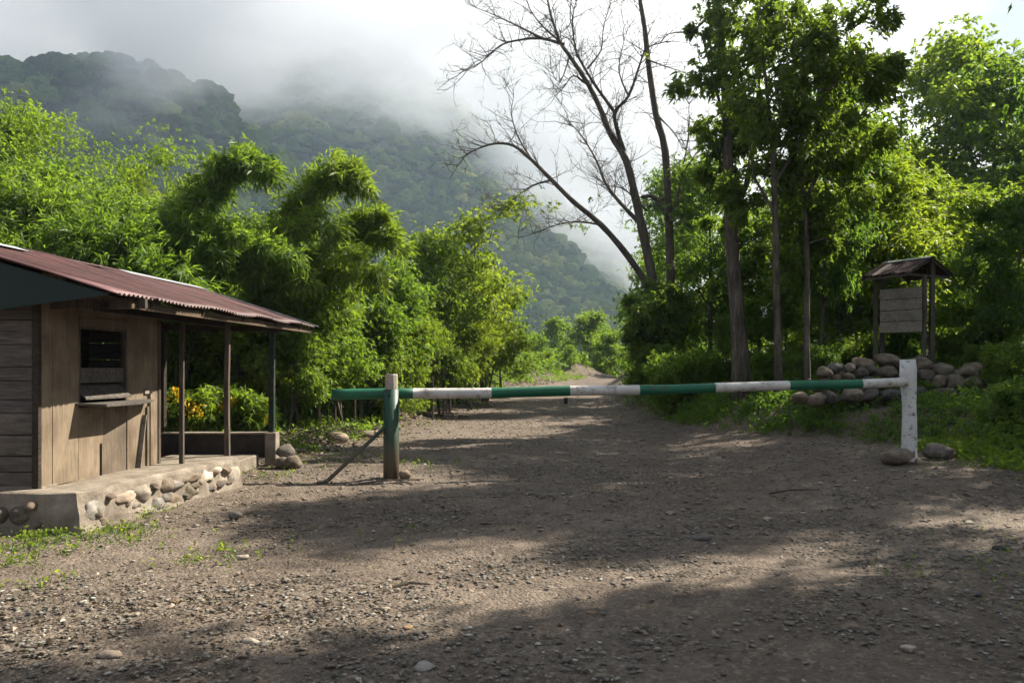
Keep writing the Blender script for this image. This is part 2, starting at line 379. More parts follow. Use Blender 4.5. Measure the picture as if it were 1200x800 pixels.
# ------------------------------------------------------------------ ground sheet
def build_ground():
    def axis(lo, hi, c, n, k):
        u = np.linspace(-1, 1, n)
        s = np.sinh(u*k)/np.sinh(k)
        a = np.where(s < 0, c+s*(c-lo), c+s*(hi-c)); return a
    X = axis(-420, 420, 0, 560, 6.2); Y = axis(-40, 420, 7.0, 620, 5.2)
    x, y = np.meshgrid(X, Y); z = groundz(x, y)
    near = sstep((30-y)/20)*sstep((14-np.abs(x))/6)
    z = z+near*(fbm(x*4.5, y*4.5, 3)*.022+fbm(x*14, y*14, 2)*.014)
    off = np.maximum(sstep(bank_t(x, y)/1.2), sstep(left_t(x, y)/1.2)*sstep((y-14)/2))
    far = sstep((y-75)/30)
    g = np.maximum(off*(.55+vnoise(x*.6, y*.6)*.9), far)
    g = np.clip(g, 0, 1)*.9
    heap = np.exp(-((x+.2)/3)**2-((y-54)/3)**2)+np.exp(-((x-3.6)/3.)**2-((y-60)/3)**2)+np.exp(-((x+2.6)/2.4)**2-((y-45)/2.2)**2)
    heap = heap+.8*np.exp(-((left_t(x, y)-.1)/1.0)**2)*sstep((y-18)/3)
    g = g*(1-np.clip(heap*1.6, 0, 1))
    ny, nx = x.shape; V = np.stack([x, y, z], -1).reshape(-1, 3)
    i = np.arange(nx-1)[None, :]+np.arange(ny-1)[:, None]*nx
    f = np.stack([i, i+1, i+1+nx, i+nx], -1).reshape(-1, 4)
    me = mesh_np('ground', V, f, np.full(len(f), 4), M['ground'], True, {'green': ('POINT', g.ravel())})
    tag(link('ground', me), kind='structure')
build_ground()

# ------------------------------------------------------------------ hills and forest
def crest(px, pts):
    return np.interp(px, [p[0] for p in pts], [p[1] for p in pts])+15
CA = [(-500, 40), (-100, 55), (0, 64), (120, 78), (190, 96), (250, 128), (330, 190), (420, 285), (520, 385), (600, 431), (900, 440)]
CB = [(-300, 120), (100, 90), (250, 45), (400, 38), (470, 70), (540, 130), (620, 212), (700, 300), (770, 372), (850, 405), (960, 330), (1040, 160), (1120, 120), (1220, 95), (1500, 60)]
def hillz(x, y):
    def one(d0, dc, pts, back):
        px = 600+F*x/dc
        hc = H+(HY-crest(px+fbm(x*.012, y*.012, 2)*22, pts))/F*dc
        t = (y-d0)/(dc-d0)
        prof = np.where(t < 1, sstep(np.clip(t, 0, 1)*.5)*2, 1-(y-dc)*back)
        return hc*prof
    a = one(165, 430, CA, .0035); b = one(330, 690, CB, .002)
    z = np.maximum(a, b)
    rg = 1-np.abs(fbm(x*.011+3, y*.008, 3))*3
    z = z+(rg*15+fbm(x*.03, y*.03, 3)*14)*np.clip(z/60, 0, 1)
    return z-4
def build_hills():
    X = np.linspace(-560, 620, 240); Y = np.linspace(150, 860, 180); x, y = np.meshgrid(X, Y); z = hillz(x, y)
    ny, nx = x.shape; V = np.stack([x, y, z], -1).reshape(-1, 3)
    i = np.arange(nx-1)[None, :]+np.arange(ny-1)[:, None]*nx
    f = np.stack([i, i+1, i+1+nx, i+nx], -1).reshape(-1, 4)
    tag(link('hills', mesh_np('hills', V, f, np.full(len(f), 4), M['hill'], True)), kind='structure')
    # crowns
    bm = bmesh.new(); bmesh.ops.create_icosphere(bm, subdivisions=3, radius=1)
    for v in [v for v in bm.verts if v.co.z < -.25]: bm.verts.remove(v)
    bm.verts.ensure_lookup_table(); T = []
    base = np.array([v.co[:] for v in bm.verts]); bm.verts.index_update()
    fc = np.array([[v.index for v in f.verts] for f in bm.faces]); bm.free()
    for s in range(6):
        P = base.copy()
        for k in range(len(P)):
            p = Vector(P[k]); q = p*1.7+Vector((s*7.7, 0, 0))
            r = 1+.40*mnoise.noise(q)+.30*mnoise.noise(q*2.3)+.16*mnoise.noise(q*5.1)
            P[k] *= r
        T.append(P)
    rs = np.random.RandomState(3)
    def scatter(n, y0, y1):
        yy = y0+(y1-y0)*rs.rand(n); u = rs.rand(n)*1.0
        px = -40+u*900; return (px-600)/F*yy, yy
    xs, ys = [], []
    a = scatter(6500, 175, 450); b = scatter(11000, 430, 715)
    x = np.concatenate([a[0], b[0]]); y = np.concatenate([a[1], b[1]])
    xr = 200+rs.rand(700)*200; yr = 560+rs.rand(700)*140
    x = np.concatenate([x, xr]); y = np.concatenate([y, yr])
    z = hillz(x, y); keep = z > 3; x, y, z = x[keep], y[keep], z[keep]
    # drop what the nearer slope hides
    el = (z+9-H)/y; az = x/y; hid = np.zeros(len(x), bool)
    for k in (.5, .6, .7, .8, .88):
        yy = y*k; hid |= ((hillz(x*k, yy)-H)/yy > el+.012) & (yy > 165)
    x, y, z = x[~hid], y[~hid], z[~hid]
    n = len(x); r = 2.6+rs.rand(n)**2.2*5.0+(y > 430)*.8; hh = r*(.75+rs.rand(n)*.5); rot = rs.rand(n)*6.283; ti = rs.randint(0, 6, n)
    tone = np.clip(.42+fbm(x*.02, y*.02, 2)*.6+rs.randn(n)*.33, 0, 1)
    nv = len(base); V = np.empty((n, nv, 3), np.float32); TT = np.array(T)[ti]
    c, s = np.cos(rot)[:, None], np.sin(rot)[:, None]
    V[:, :, 0] = (TT[:, :, 0]*c-TT[:, :, 1]*s)*r[:, None]+x[:, None]
    V[:, :, 1] = (TT[:, :, 0]*s+TT[:, :, 1]*c)*r[:, None]+y[:, None]
    V[:, :, 2] = TT[:, :, 2]*hh[:, None]+(z+3.0+rs.rand(n)*3)[:, None]
    FF = fc[None]+(np.arange(n)*nv)[:, None, None]
    me = mesh_np('forest', V.reshape(-1, 3), FF.reshape(-1), np.full(n*len(fc), 3), M['canopy'], True, {'tone': ('POINT', np.repeat(tone, nv))})
    o = link('forest', me); tag(o, 'dense broadleaf forest covering the misty hillside', 'forest', kind='stuff')
    print('crowns', n)
build_hills()

# ------------------------------------------------------------------ air: haze box and hill mist
def volume_mat(name, color, dens, aniso=.2):
    m, t = new_mat(name); p = N(t, 'ShaderNodeVolumePrincipled'); p.inputs['Color'].default_value = (*color, 1)
    p.inputs['Density'].default_value = dens; p.inputs['Anisotropy'].default_value = aniso
    o = N(t, 'ShaderNodeOutputMaterial'); K(t, p.outputs[0], o.inputs['Volume']); return m, t, p
def haze():
    m, t, p = volume_mat('pale_air', (.62, .78, 1.0), .00032, .3)
    b = MB(); b.box((20, 405, 160), (1400, 970, 330)); b.v = [(x, y, -6 if z < 0 else z) for x, y, z in b.v]
    tag(b.build('haze', m), kind='stuff')
haze()
def mist():
    m, t, p = volume_mat('hill_mist', (.89, .915, .95), 0, .25)
    pos = N(t, 'ShaderNodeTexCoord').outputs['Object']; sx = N(t, 'ShaderNodeSeparateXYZ'); K(t, pos, sx.inputs[0])
    def mth(op, a, b=None, c=None, clamp=False):
        n = N(t, 'ShaderNodeMath', _operation=op); n.use_clamp = clamp
        for i, v in enumerate((a, b, c)):
            if v is None: continue
            if hasattr(v, 'is_linked'): K(t, v, n.inputs[i])
            else: n.inputs[i].default_value = v
        return n.outputs[0]
    zb = mth('MINIMUM', mth('MULTIPLY_ADD', sx.outputs['X'], -.98, 116), mth('MULTIPLY_ADD', sx.outputs['X'], -.02, 162))
    zb = mth('MINIMUM', zb, mth('ADD', mth('MULTIPLY', mth('MAXIMUM', mth('SUBTRACT', sx.outputs['Y'], 440), 0), 1.5), mth('MULTIPLY_ADD', mth('ABSOLUTE', mth('ADD', sx.outputs['X'], 165)), 1.1, 88)))
    nn = noise_n(t, pos, .014, 8, .68)
    mpv = N(t, 'ShaderNodeMapping'); mpv.inputs['Rotation'].default_value = (0, R(-35), 0); mpv.inputs['Scale'].default_value = (.6, 1, 1.6); K(t, pos, mpv.inputs['Vector']); K(t, mpv.outputs[0], nn.inputs['Vector'])
    e = mth('SUBTRACT', sx.outputs['Z'], zb)
    e = mth('MULTIPLY_ADD', mth('SUBTRACT', nn.outputs['Fac'], .5), 340, e)
    up = mth('MULTIPLY', e, 1/60.0, clamp=True)
    dn = mth('MULTIPLY_ADD', e, -1/90.0, 2.6, clamp=True)
    e = mth('MULTIPLY', mth('MULTIPLY', up, up), mth('MULTIPLY', dn, .019))
    K(t, e, p.inputs['Density'])
    b = MB(); b.box((-20, 500, 175), (860, 330, 250)); o = b.build('mist', m)
    tag(o, 'white cloud drifting across the upper forested hillside', 'mist', kind='stuff')
    try: m.cycles.volume_step_rate = 1.0
    except Exception: pass
mist()
random.seed(11); rng = np.random.RandomState(21)
# ------------------------------------------------------------------ wooden hut
hut = empty('wooden_hut', (-5.6, 9.8, 0), 'wooden roadside hut with red rusty corrugated roof, serving window and open porch', 'hut')
W0 = Vector((-4.93, 8.33, 0)); W1 = Vector((-4.67, 10.5, 0)); wd = (W1-W0).normalized(); wn_ = Vector((wd.y, -wd.x, 0))   # outward normal (+x)
def onwall(px, py, off=0.0):
    """point of the service wall seen at a photo position"""
    r = Vector(((px-600)/F, 1, (HY-py)/F)); p0 = W0+wn_*off
    k = (p0.x*wn_.x+p0.y*wn_.y)/(r.x*wn_.x+r.y*wn_.y)
    return Vector((r.x*k, r.y*k, H+r.z*k))
def wall_s(px): return (onwall(px, 450)-W0).dot(wd)
def wall_box(b, s0, s1, z0, z1, off0, off1, mi=0):
    """a board on the service wall between distances s0..s1 along it"""
    a = W0+wd*s0+wn_*off0; c = W0+wd*s1+wn_*off0; e = wn_*(off1-off0)
    b.prism([(a.x, a.y, z0), (c.x, c.y, z0), (c.x, c.y, z1), (a.x, a.y, z1)], e, mi)
LW = (W1-W0).length
sL, sR = wall_s(92), wall_s(148.5); zT = onwall(120, 384).z; zM = onwall(120, 446).z
zSill = onwall(110, 468).z
# boards of tan plywood: left of the window, above, right, and below
def wallpart(name, s0, s1, z0, z1, mat, o0=-.03, o1=0):
    b = MB(); wall_box(b, s0, s1, z0, z1, o0, o1); return b.build(name, mat, hut, .002)
wallpart('wall_board', 0, .30*sL, .402, 2.66, M['ply'], -.032, -.004)
wallpart('wall_board', .30*sL+.004, sL, .402, 2.66, M['ply'])
wallpart('wall_board', sL+.002, sR, zT+.10, 2.66, M['ply'], -.03, -.002)
wallpart('wall_board', sL, sR+.01, zT, zT+.10, M['ply'], -.026, .012)
wallpart('wall_board', sR+.012, sR+(LW-sR)*.55, .402, 2.66, M['ply'])
wallpart('wall_board', sR+(LW-sR)*.55+.004, LW, .402, 2.66, M['ply'], -.031, -.003)
zz = zSill-.08
for i in range(2):
    a = sL+.004+(sR-sL)*i/2.0; wallpart('wall_board', a, sL+(sR-sL)*(i+1)/2.0-.003, .402, zz, M['ply'], -.03, -.001-.004*(i % 2))
wallpart('corner_post', -.055, -.003, .40, 2.66, M['beam'], -.06, .015)
wallpart('corner_post', LW+.003, LW+.06, .40, 2.60, M['post_wood'], -.07, .01)
wallpart('batten_or_lit_edge', wall_s(117.5), wall_s(118.7), .402, .78, M['beam'], .002, .016)  # dark strip painted for the edge of the sunlit area low on the wall
wallpart('batten_or_lit_edge', wall_s(171), wall_s(174), .402, zz-.05, M['ply'], .002, .02)
b = MB(); p, q = onwall(162, 548, .025), onwall(169, 486, .02); b.bar(p, q, .012, .07, up=wn_); b.build('leaning_board', M['noticewood'], hut)
# serving window: inner counter, dropped flap, outer shelf
wn0 = MB()
wall_box(wn0, sL-.004, sL+.028, zSill-.05, zT, -.06, .006)
wall_box(wn0, sR-.026, sR+.006, zSill-.05, zT, -.06, .006)
wall_box(wn0, sL+.03, sR-.03, zT-.03, zT+.002, -.06, .004)
win = wn0.build('serving_window', M['post_wood'], hut)
def child(b, name, mat, par, bevel=0): 
    o = b.build(name, mat, None, bevel); o.parent = par; return o
b = MB(); wall_box(b, sL+.03, sR-.03, onwall(120, 446).z-.02, onwall(120, 431).z, -.30, -.02); child(b, 'counter', M['plank'], win)
b = MB(); a0 = W0+wd*(sL+.03); a1 = W0+wd*(sR-.01); zt = onwall(115, 450).z; zb = onwall(115, 467).z
b.prism([a0+wn_*-.09+Vector((0, 0, zt)), a1+wn_*-.09+Vector((0, 0, zt)), a1+wn_*.07+Vector((0, 0, zb+.02)), a0+wn_*.07+Vector((0, 0, zb+.02))], (0, 0, -.022)); child(b, 'flap', M['plank'], win)
b = MB(); a0 = W0+wd*(sL-.06); a1 = W0+wd*(wall_s(170)); zs = onwall(110, 471).z
b.prism([a0+Vector((0, 0, zs)), a1+Vector((0, 0, zs)), a1+wn_*.12+Vector((0, 0, zs-.01)), a0+wd*.75+wn_*.30+Vector((0, 0, zs-.015)), a0+wd*.12+wn_*.30+Vector((0, 0, zs-.015))], (0, 0, -.028)); child(b, 'shelf', M['plank'], win)
b = MB(); wall_box(b, wall_s(170)-.03, wall_s(170)+.14, onwall(175, 461).z, onwall(175, 457).z, .0, .02); child(b, 'sunlit_patch', M['noticewood'], win)  # wooden patch; its pale colour paints a spot of sun
# front wall of grey boards facing the road
zb0 = .405; hts = [.16, .17, .22, .23, .14, .20, .14, .24, .26, .20]
z = zb0; i = 0
for h in hts:
    b = MB(); b.box(((-8.4-4.99)/2, 8.35+.006*(i % 2), z+h/2), (3.40, .028, h-.008), jit=.003); b.build('plank', M['plank'], hut, .003); z += h; i += 1
    if z > 2.42: break
b = MB(); b.box((-6.7, 8.42, 1.4), (3.36, .02, 1.95)); b.build('backing', M['beam'], hut)
# back and far side walls
zb = .42
for i in range(9):
    h = .22; b = MB(); b.box((-6.55, 10.56+.004*(i % 2), zb+h/2), (3.55, .025, h-(.016 if i in (4, 6) else .004)), jit=.003); b.build('plank', M['plank'], hut); zb += .225
b = MB(); b.box((-8.36, 9.45, .95), (.03, 2.2, 1.1)); b.build('low_side_wall', M['plank'], hut)  # unseen wall kept half height so skylight brightens the interior
b = MB(); b.box((-5.50, 9.9, 1.35), (.22, .5, 1.9)); b.build('inner_post', M['beam'], hut)  # dark post inside, fills the dark left part of the opening
b = MB(); b.box((-6.6, 9.4, .41), (3.4, 2.2, .02)); b.build('floor_slab', M['concrete'], hut)
# roof: two corrugated slopes
E0 = Vector((-3.94, 8.0, 2.40)); E1 = Vector((-3.50, 14.2, 2.40)); R0 = Vector((-6.65, 8.0, 3.21)); R1 = Vector((-5.63, 14.2, 3.10))
def corrugate(name, E0, E1, R0, R1, parent, pitch=.085, amp=.015, ns=9, mat=None, seam=.84, edge_j=.018):
    L = (E1-E0).length; nu = int(L/pitch*6); nv = 13
    nrm = ((E1-E0).cross(R0-E0)).normalized(); nrm = nrm if nrm.z > 0 else -nrm
    rs = np.random.RandomState(5); jit = rs.uniform(-edge_j, edge_j, ns+1); br = rs.rand(ns+1)**2*.35; br[0] = .8; br[1:] *= .6
    V, S = [], []
    vs = np.linspace(0, 1, nv)
    for j, v in enumerate(vs):
        for i in range(nu+1):
            u = i/nu; k = int(u*ns*.999)
            vv = v
            if j == 0: vv = v-jit[k]*.5
            p = E0.lerp(E1, u).lerp(R0.lerp(R1, u), vv)
            h = amp*math.sin(2*math.pi*u*L/pitch)+.010*math.sin(u*23+v*5)+(.012 if k % 2 else 0)-(.010 if v > .5 else 0)*(1 if k % 3 else 0)-.018*math.sin(math.pi*v)*abs(math.sin(u*7))
            if v < .32: h += .0   # lower course of sheets
            V.append(p+nrm*h); S.append(br[k] if v < .22 else (br[(k*3+1) % ns]*.3))
    f = []
    for j in range(nv-1):
        for i in range(nu):
            a = j*(nu+1)+i; f.append((a, a+1, a+nu+2, a+nu+1))
    nvt = len(V); V2 = V+[p-nrm*.004 for p in V]
    f2 = [(a+nvt, d+nvt, c+nvt, b_+nvt) for a, b_, c, d in f]
    edge = [i for i in range(nu)]
    rim = [(i, i+nvt, i+1+nvt, i+1) for i in range(nu)]
    top = (nv-1)*(nu+1); rim += [(top+i, top+i+1, top+i+1+nvt, top+i+nvt) for i in range(nu)]
    rim += [(j*(nu+1), (j+1)*(nu+1), (j+1)*(nu+1)+nvt, j*(nu+1)+nvt) for j in range(nv-1)]
    rim += [(j*(nu+1)+nu, j*(nu+1)+nu+nvt, (j+1)*(nu+1)+nu+nvt, (j+1)*(nu+1)+nu) for j in range(nv-1)]
    F_ = np.array(f+f2+rim)
    me = mesh_np(name, np.array([tuple(p) for p in V2]), F_, np.full(len(F_), 4), mat or M['roof'], True, {'sheet': ('POINT', np.array(S+S))})
    o = link(name, me, parent, -parent.location); return o
rf = corrugate('roof', E0, E1, R0, R1, hut)
LE0 = Vector((-9.3, 8.0, 2.40)); LE1 = Vector((-7.9, 14.2, 2.40))
corrugate('roof', LE1, LE0, R1, R0, hut)
def strip(b, a, c, w, lift):
    """folded flashing over the ridge between a and c"""
    d = Vector((1, 0, -.33)).normalized(); e = Vector((-1, 0, -.33)).normalized(); up = Vector((0, 0, lift))
    for s in (d, e): b.prism([a+up, c+up, c+up+s*w, a+up+s*w], (0, 0, .004))
b = MB(); pts = [.0, .28, .60]
strip(b, R0.lerp(R1, -.005)+Vector((0, 0, .01)), R0.lerp(R1, .36), .16, .02)
o = b.build('ridge_flashing', M['zinc']); o.parent = rf; b = MB(); strip(b, R0.lerp(R1, .66), R0.lerp(R1, 1.003), .19, .024)
o = b.build('ridge_flashing', M['zinc']); o.parent = rf
b = MB(); strip(b, R0.lerp(R1, .362), R0.lerp(R1, .658), .15, .016); o = b.build('ridge_cap', M['roof']); o.parent = rf
b = MB(); up = Vector((0, .012, .018)); b.bar(E1+up+Vector((.05, 0, -.015)), R1+up, .02, .012); o = b.build('lit_verge_edge', M['zinc']); o.parent = rf  # pale bar added as the sunlit edge of the far corrugation
# timbers under the roof
def onE(u, dx, dz): p = E0.lerp(E1, u); return Vector((p.x+dx, p.y, p.z+dz))
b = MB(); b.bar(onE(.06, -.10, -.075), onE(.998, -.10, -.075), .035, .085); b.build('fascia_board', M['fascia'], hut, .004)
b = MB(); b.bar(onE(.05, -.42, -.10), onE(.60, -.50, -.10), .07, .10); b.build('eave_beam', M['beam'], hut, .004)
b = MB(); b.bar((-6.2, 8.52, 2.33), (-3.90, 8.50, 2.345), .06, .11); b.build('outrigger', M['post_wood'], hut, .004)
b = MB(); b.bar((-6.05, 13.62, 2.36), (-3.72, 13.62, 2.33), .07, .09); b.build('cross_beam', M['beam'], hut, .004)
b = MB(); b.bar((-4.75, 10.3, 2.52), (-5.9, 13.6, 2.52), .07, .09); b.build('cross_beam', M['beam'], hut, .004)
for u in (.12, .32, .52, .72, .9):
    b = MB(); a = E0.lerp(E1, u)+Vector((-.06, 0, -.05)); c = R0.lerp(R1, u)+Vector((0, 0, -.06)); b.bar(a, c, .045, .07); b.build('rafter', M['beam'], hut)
# teal gable
b = MB(); zr = lambda x: 2.40+(E0.x-x)*(.81/2.71)
xs = [W(125, 346, 8.05).x, W(70, 353, 8.05).x, W(0, 363, 8.05).x, -6.9, -8.8]
zs = [W(125, 346, 8.05).z, W(70, 353, 8.05).z, W(0, 363, 8.05).z, 2.22, 2.22]
poly = [(x, 8.04, z) for x, z in zip(xs, zs)]+[(-8.95, 8.04, 2.47), (-6.65, 8.04, 3.15), (-4.25, 8.04, zr(-4.25)-.035), (xs[0]+.02, 8.04, zr(xs[0])-.035)]
b.prism(poly, (0, .03, 0)); b.build('gable_board', M['teal'], hut)
# porch
def post(px, pyf, d, w, ztop, mat):
    p = W(px, pyf, d); b = MB(); z0 = p.z
    b.tube([(p.x, d, z0), (p.x+random.uniform(-.01, .01), d, (z0+ztop)/2), (p.x+.01, d, ztop)], [w/2*1.25, w/2*1.2, w/2*1.2], 4)
    return b.build('porch_post', mat, hut)
post(213, 543, 10.5, .060, 2.33, M['post_wood']); post(266.5, 534, 11.4, .074, 2.33, M['post_wood'])
post(318.5, 507, 13.6, .10, 2.32, M['porchgreen']); post(190, 507, 13.6, .125, 2.45, M['beam'])
b = MB(); b.box((-5.1, 13.6, .34), (1.85, .16, .40)); b.build('parapet', M['darkwall'], hut, .01)
b = MB(); b.box((-5.1, 13.6, .555), (1.9, .22, .03)); b.build('parapet_cap', M['concrete'], hut, .006)
b = MB(); b.box((-4.09, 13.58, .27), (.19, .22, .60)); b.build('pier', M['concrete'], hut, .012)
b = MB(); b.box((-5.0, 12.45, .10), (1.45, 2.0, .22)); b.build('porch_floor', M['concrete'], hut, .015)

# ------------------------------------------------------------------ stone platform
plat = empty('stone_platform', (-5.8, 9.5, 0), 'low concrete platform with river stones set in its side, under the hut', 'platform')
PF = [Vector((-9.4, 7.86, 0)), Vector((-4.34, 7.98, 0)), Vector((-3.80, 11.12, 0)), Vector((-4.9, 11.25, 0)), Vector((-8.6, 11.2, 0)), Vector((-9.6, 9, 0))]
def ring_slab():
    bm = bmesh.new(); tops = []; n = 46
    # side walls with an uneven face and a flat worn top
    outl = []
    for i in range(len(PF)):
        a, c = PF[i], PF[(i+1) % len(PF)]; L = (c-a).length; k = max(2, int(L/.09))
        for j in range(k): outl.append(a.lerp(c, j/k))
    cen = Vector((-6.8, 9.5, 0)); rows = [(-.12, .05), (0, .045), (.08, .03), (.18, .012), (.28, .0), (.36, -.01), (.392, -.022), (.40, -.05)]
    R_ = []
    for z, o in rows:
        rr = []
        for p in outl:
            d = (p-cen).normalized(); nn = mnoise.noise(Vector((p.x*3, p.y*3, z*4)))*.045+mnoise.noise(Vector((p.x*11, p.y*11, z*11)))*.014
            dz = mnoise.noise(Vector((p.x*2.1, p.y*2.1, 9)))*.022 if z > .3 else 0
            rr.append(bm.verts.new(p+d*(o+nn-.02)+Vector((0, 0, z+dz*(.5 if z < .4 else 1)))))
        R_.append(rr)
    for a, c in zip(R_, R_[1:]):
        m = len(a)
        for i in range(m): bm.faces.new((a[i], a[(i+1) % m], c[(i+1) % m], c[i]))
    bm.faces.new(R_[-1])
    bmesh.ops.recalc_face_normals(bm, faces=bm.faces)
    me = bpy.data.meshes.new('slab'); bm.to_mesh(me); bm.free(); me.materials.append(M['concrete'])
    return link('slab', me, plat, -plat.location)
ring_slab()
def rock_mesh(name, c, hx, hy, hz, seed, mat, sub=3, rough=.16, ang=0., flat=.0, rot=0):
    bm = bmesh.new(); bmesh.ops.create_icosphere(bm, subdivisions=sub, radius=1)
    rnd = random.Random(seed); planes = [(Vector((rnd.gauss(0, 1), rnd.gauss(0, 1), rnd.gauss(0, 1))).normalized(), rnd.uniform(.60, .90)) for _ in range(13)]
    q = Vector((seed*3.1, seed*1.7, 0)); cs, sn = math.cos(rot), math.sin(rot)
    for v in bm.verts:
        p = v.co.copy()
        if ang:
            for nrm, d in planes:
                t = p.dot(nrm)
                if t > d: p -= nrm*(t-d)*ang
        p *= 1+rough*mnoise.noise(p*1.2+q)+rough*.5*mnoise.noise(p*2.9+q)+rough*.18*mnoise.noise(p*7+q)
        x, y, z = p.x*hx, p.y*hy, p.z*hz
        v.co = (x*cs-y*sn, x*sn+y*cs, z)
    me = bpy.data.meshes.new(name); bm.to_mesh(me); bm.free(); me.materials.append(mat)
    me.polygons.foreach_set('use_smooth', [True]*len(me.polygons)); me.update()
    o = link(name, me); o.location = c; return o
def onside(px, py, a, c, off=0):
    a = Vector(a); c = Vector(c); d = (c-a).normalized(); n = Vector((d.y, -d.x, 0)); p0 = a+n*off
    r = Vector(((px-600)/F, 1, (HY-py)/F)); k = (p0.x*n.x+p0.y*n.y)/(r.x*n.x+r.y*n.y)
    return Vector((r.x*k, r.y*k, H+r.z*k))
SS = [(440, 318, 62, 52, 1), (590, 255, 42, 32, 1), (680, 235, 36, 42, 1), (740, 203, 19, 20, 0), (800, 205, 28, 34, 0), (850, 197, 32, 34, 1), (752, 287, 37, 42, 1), (560, 348, 40, 32, 0), (920, 163, 28, 26, 0), (985, 165, 32, 40, 1), (915, 235, 30, 38, 0), (1040, 130, 18, 24, 1), (1078, 122, 18, 24, 0), (1122, 152, 28, 50, 1), (830, 272, 30, 30, 0), (1058, 190, 30, 20, 0), (640, 300, 26, 28, 0), (1000, 210, 22, 18, 0), (520, 245, 16, 16, 0), (715, 330, 18, 14, 0), (1095, 180, 18, 20, 0), (880, 255, 16, 16, 0)]
for i, (cx, cy_, rx, ry, pale) in enumerate(SS):
    px, py = cx/4.138, 520+cy_/4.138+6*(0 if cx > 600 else .3); p = onside(px, py, PF[1], PF[2], -.05)
    rx *= 1.18; ry *= 1.12; s = p.y/F/4.138; yaw = math.atan2(.54, 3.14)
    dx = (p.y/(p.x*-1+1e-6))
    hy = rx*s*2.1; hy = min(hy, .24)
    o = rock_mesh('stone', p, .10, hy, ry*s*1.02, i+3, M['palerock'] if pale else M['rock'], 3, .24, .95, rot=-yaw); o.parent = plat; o.location = p-plat.location
rq = random.Random(4)
big = [onside(cx/4.138, 520+cy_/4.138+2, PF[1], PF[2], 0) for cx, cy_, rx, ry, pl in SS]
for i in range(34):
    t = rq.uniform(.02, .97); p = PF[1].lerp(PF[2], t); p.z = rq.uniform(.04, .31); d_ = min((p-q).length for q in big)
    if d_ < .10: continue
    big.append(p.copy()); r = rq.uniform(.05, .085)
    o = rock_mesh('stone', p, .07, r*1.25, r*.9, i+90, M['rock'], 3, .24, .95, rot=-.17); o.parent = plat; o.location = p+Vector((-.02, 0, 0))-plat.location
for i, (cx, cy_, rx, ry) in enumerate([(15, 335, 36, 42), (105, 337, 54, 50), (165, 290, 24, 24), (-60, 330, 50, 45), (200, 380, 22, 18)]):
    px, py = cx/4.138, 520+cy_/4.138+2; p = onside(px, py, PF[0], PF[1], -.03); s = p.y/F/4.138
    o = rock_mesh('stone', p, rx*s, .11, ry*s, i+50, M['rock'], 3, .08); o.parent = plat; o.location = p-plat.location

# ------------------------------------------------------------------ barrier gate
gp = W(458.5, 560, 12.0); g0 = gz(gp.x, 12.0)
lp = empty('gate_post', (gp.x, 12.0, g0), 'round green iron post with muddy foot, brace and pale wooden top', 'post')
b = MB(); zt = W(458, 456, 12.0).z
b.tube([(gp.x, 12, g0-.3), (gp.x, 12, g0+.4), (gp.x, 12, zt)], [.121, .117, .113], 20); b.build('sleeve', M['postgreen'], lp, smooth=False)
b = MB(); z2 = W(458, 438, 12).z; b.tube([(gp.x+.005, 12, zt-.3), (gp.x+.005, 12, z2-.02), (gp.x+.005, 12, z2)], [.094, .092, .085], 10, wob=.06); b.build('timber_core', M['stub'], lp)
b = MB(); a = W(450, 500, 11.95); a.x += .02; m_ = W(385, 562, 11.6); e = W(372, 570, 11.45); e.z = gz(e.x, e.y)+.015
b.tube([a, a.lerp(m_, .5), m_, (e+m_)/2+Vector((0, 0, -.02)), e], [.030, .030, .030, .034, .03], 8); b.build('brace', M['postgreen'], lp)
b = MB(); b.tube([(gp.x-.01, 11.872, zt-.09), (gp.x-.01, 11.90, zt-.09)], .018, 8); b.build('bolt', M['beam'], lp)
for o in lp.children:
    if o.name.startswith('sleeve'):
        o.data.polygons.foreach_set('use_smooth', [len(p.vertices) == 4 for p in o.data.polygons])
o = rock_mesh('wooden_block', W(475, 554, 11.9), .115, .10, .085, 5, M['brick'], 2, .12, .9); o.location.z = g0+.07
tag(o, 'small brown weathered block at the foot of the green gate post', 'block')
bar = MB(); bounds = [390, 482, 572, 663, 744, 833, 921, 1008, 1062]
A = W(390, 462.3, 12.06); B = W(1062, 447.5, 12.42); A2 = A; rad0, rad1 = .083, .071
segs = []
for i in range(len(bounds)-1):
    t0 = (bounds[i]-390)/(1062-390.); t1 = (bounds[i+1]-390)/(1062-390.)
    k = 7; pts = []; rr = []
    for j in range(k):
        t = t0+(t1-t0)*j/(k-1); p = A.lerp(B, t); p.z += -.028*math.sin(math.pi*t)+.006*math.sin(t*19); pts.append(p); rr.append((rad0+(rad1-rad0)*t)*(1+.012*math.sin(t*40)))
    bar.tube(pts, rr, 18, mi=(i % 2), cap=(i in (0, len(bounds)-2)))
o = bar.build('barrier_pole', [M['green'], M['white']], None, smooth=False)
bm = bmesh.new(); bm.from_mesh(o.data); bmesh.ops.remove_doubles(bm, verts=bm.verts, dist=.002); bm.to_mesh(o.data); bm.free()
o.data.polygons.foreach_set('use_smooth', [len(p.vertices) == 4 for p in o.data.polygons])
bp = empty('barrier', (gp.x, 12.06, g0), 'long barrier pole across the road, painted in green and white bands', 'barrier'); o.parent = bp; o.location = -bp.location; o.name = 'pole'
b = MB(); p = W(663, 469.5, 12.2); b.box(p, (.06, .06, .09)); o = b.build('lug', M['beam'], bp, .005)
wp = W(1066, 546, 12.5); w0 = gz(wp.x, 12.5)
b = MB(); z2 = W(1066, 421, 12.5).z; pts = []; rr = []
for i in range(9):
    t = i/8; pts.append((wp.x-.03+.02*math.sin(t*4)+.015*t, 12.5, w0-.25+(z2-w0+.25)*t)); rr.append(.118+.010*math.sin(t*7+1)+.006*math.cos(t*15)-.008*t)
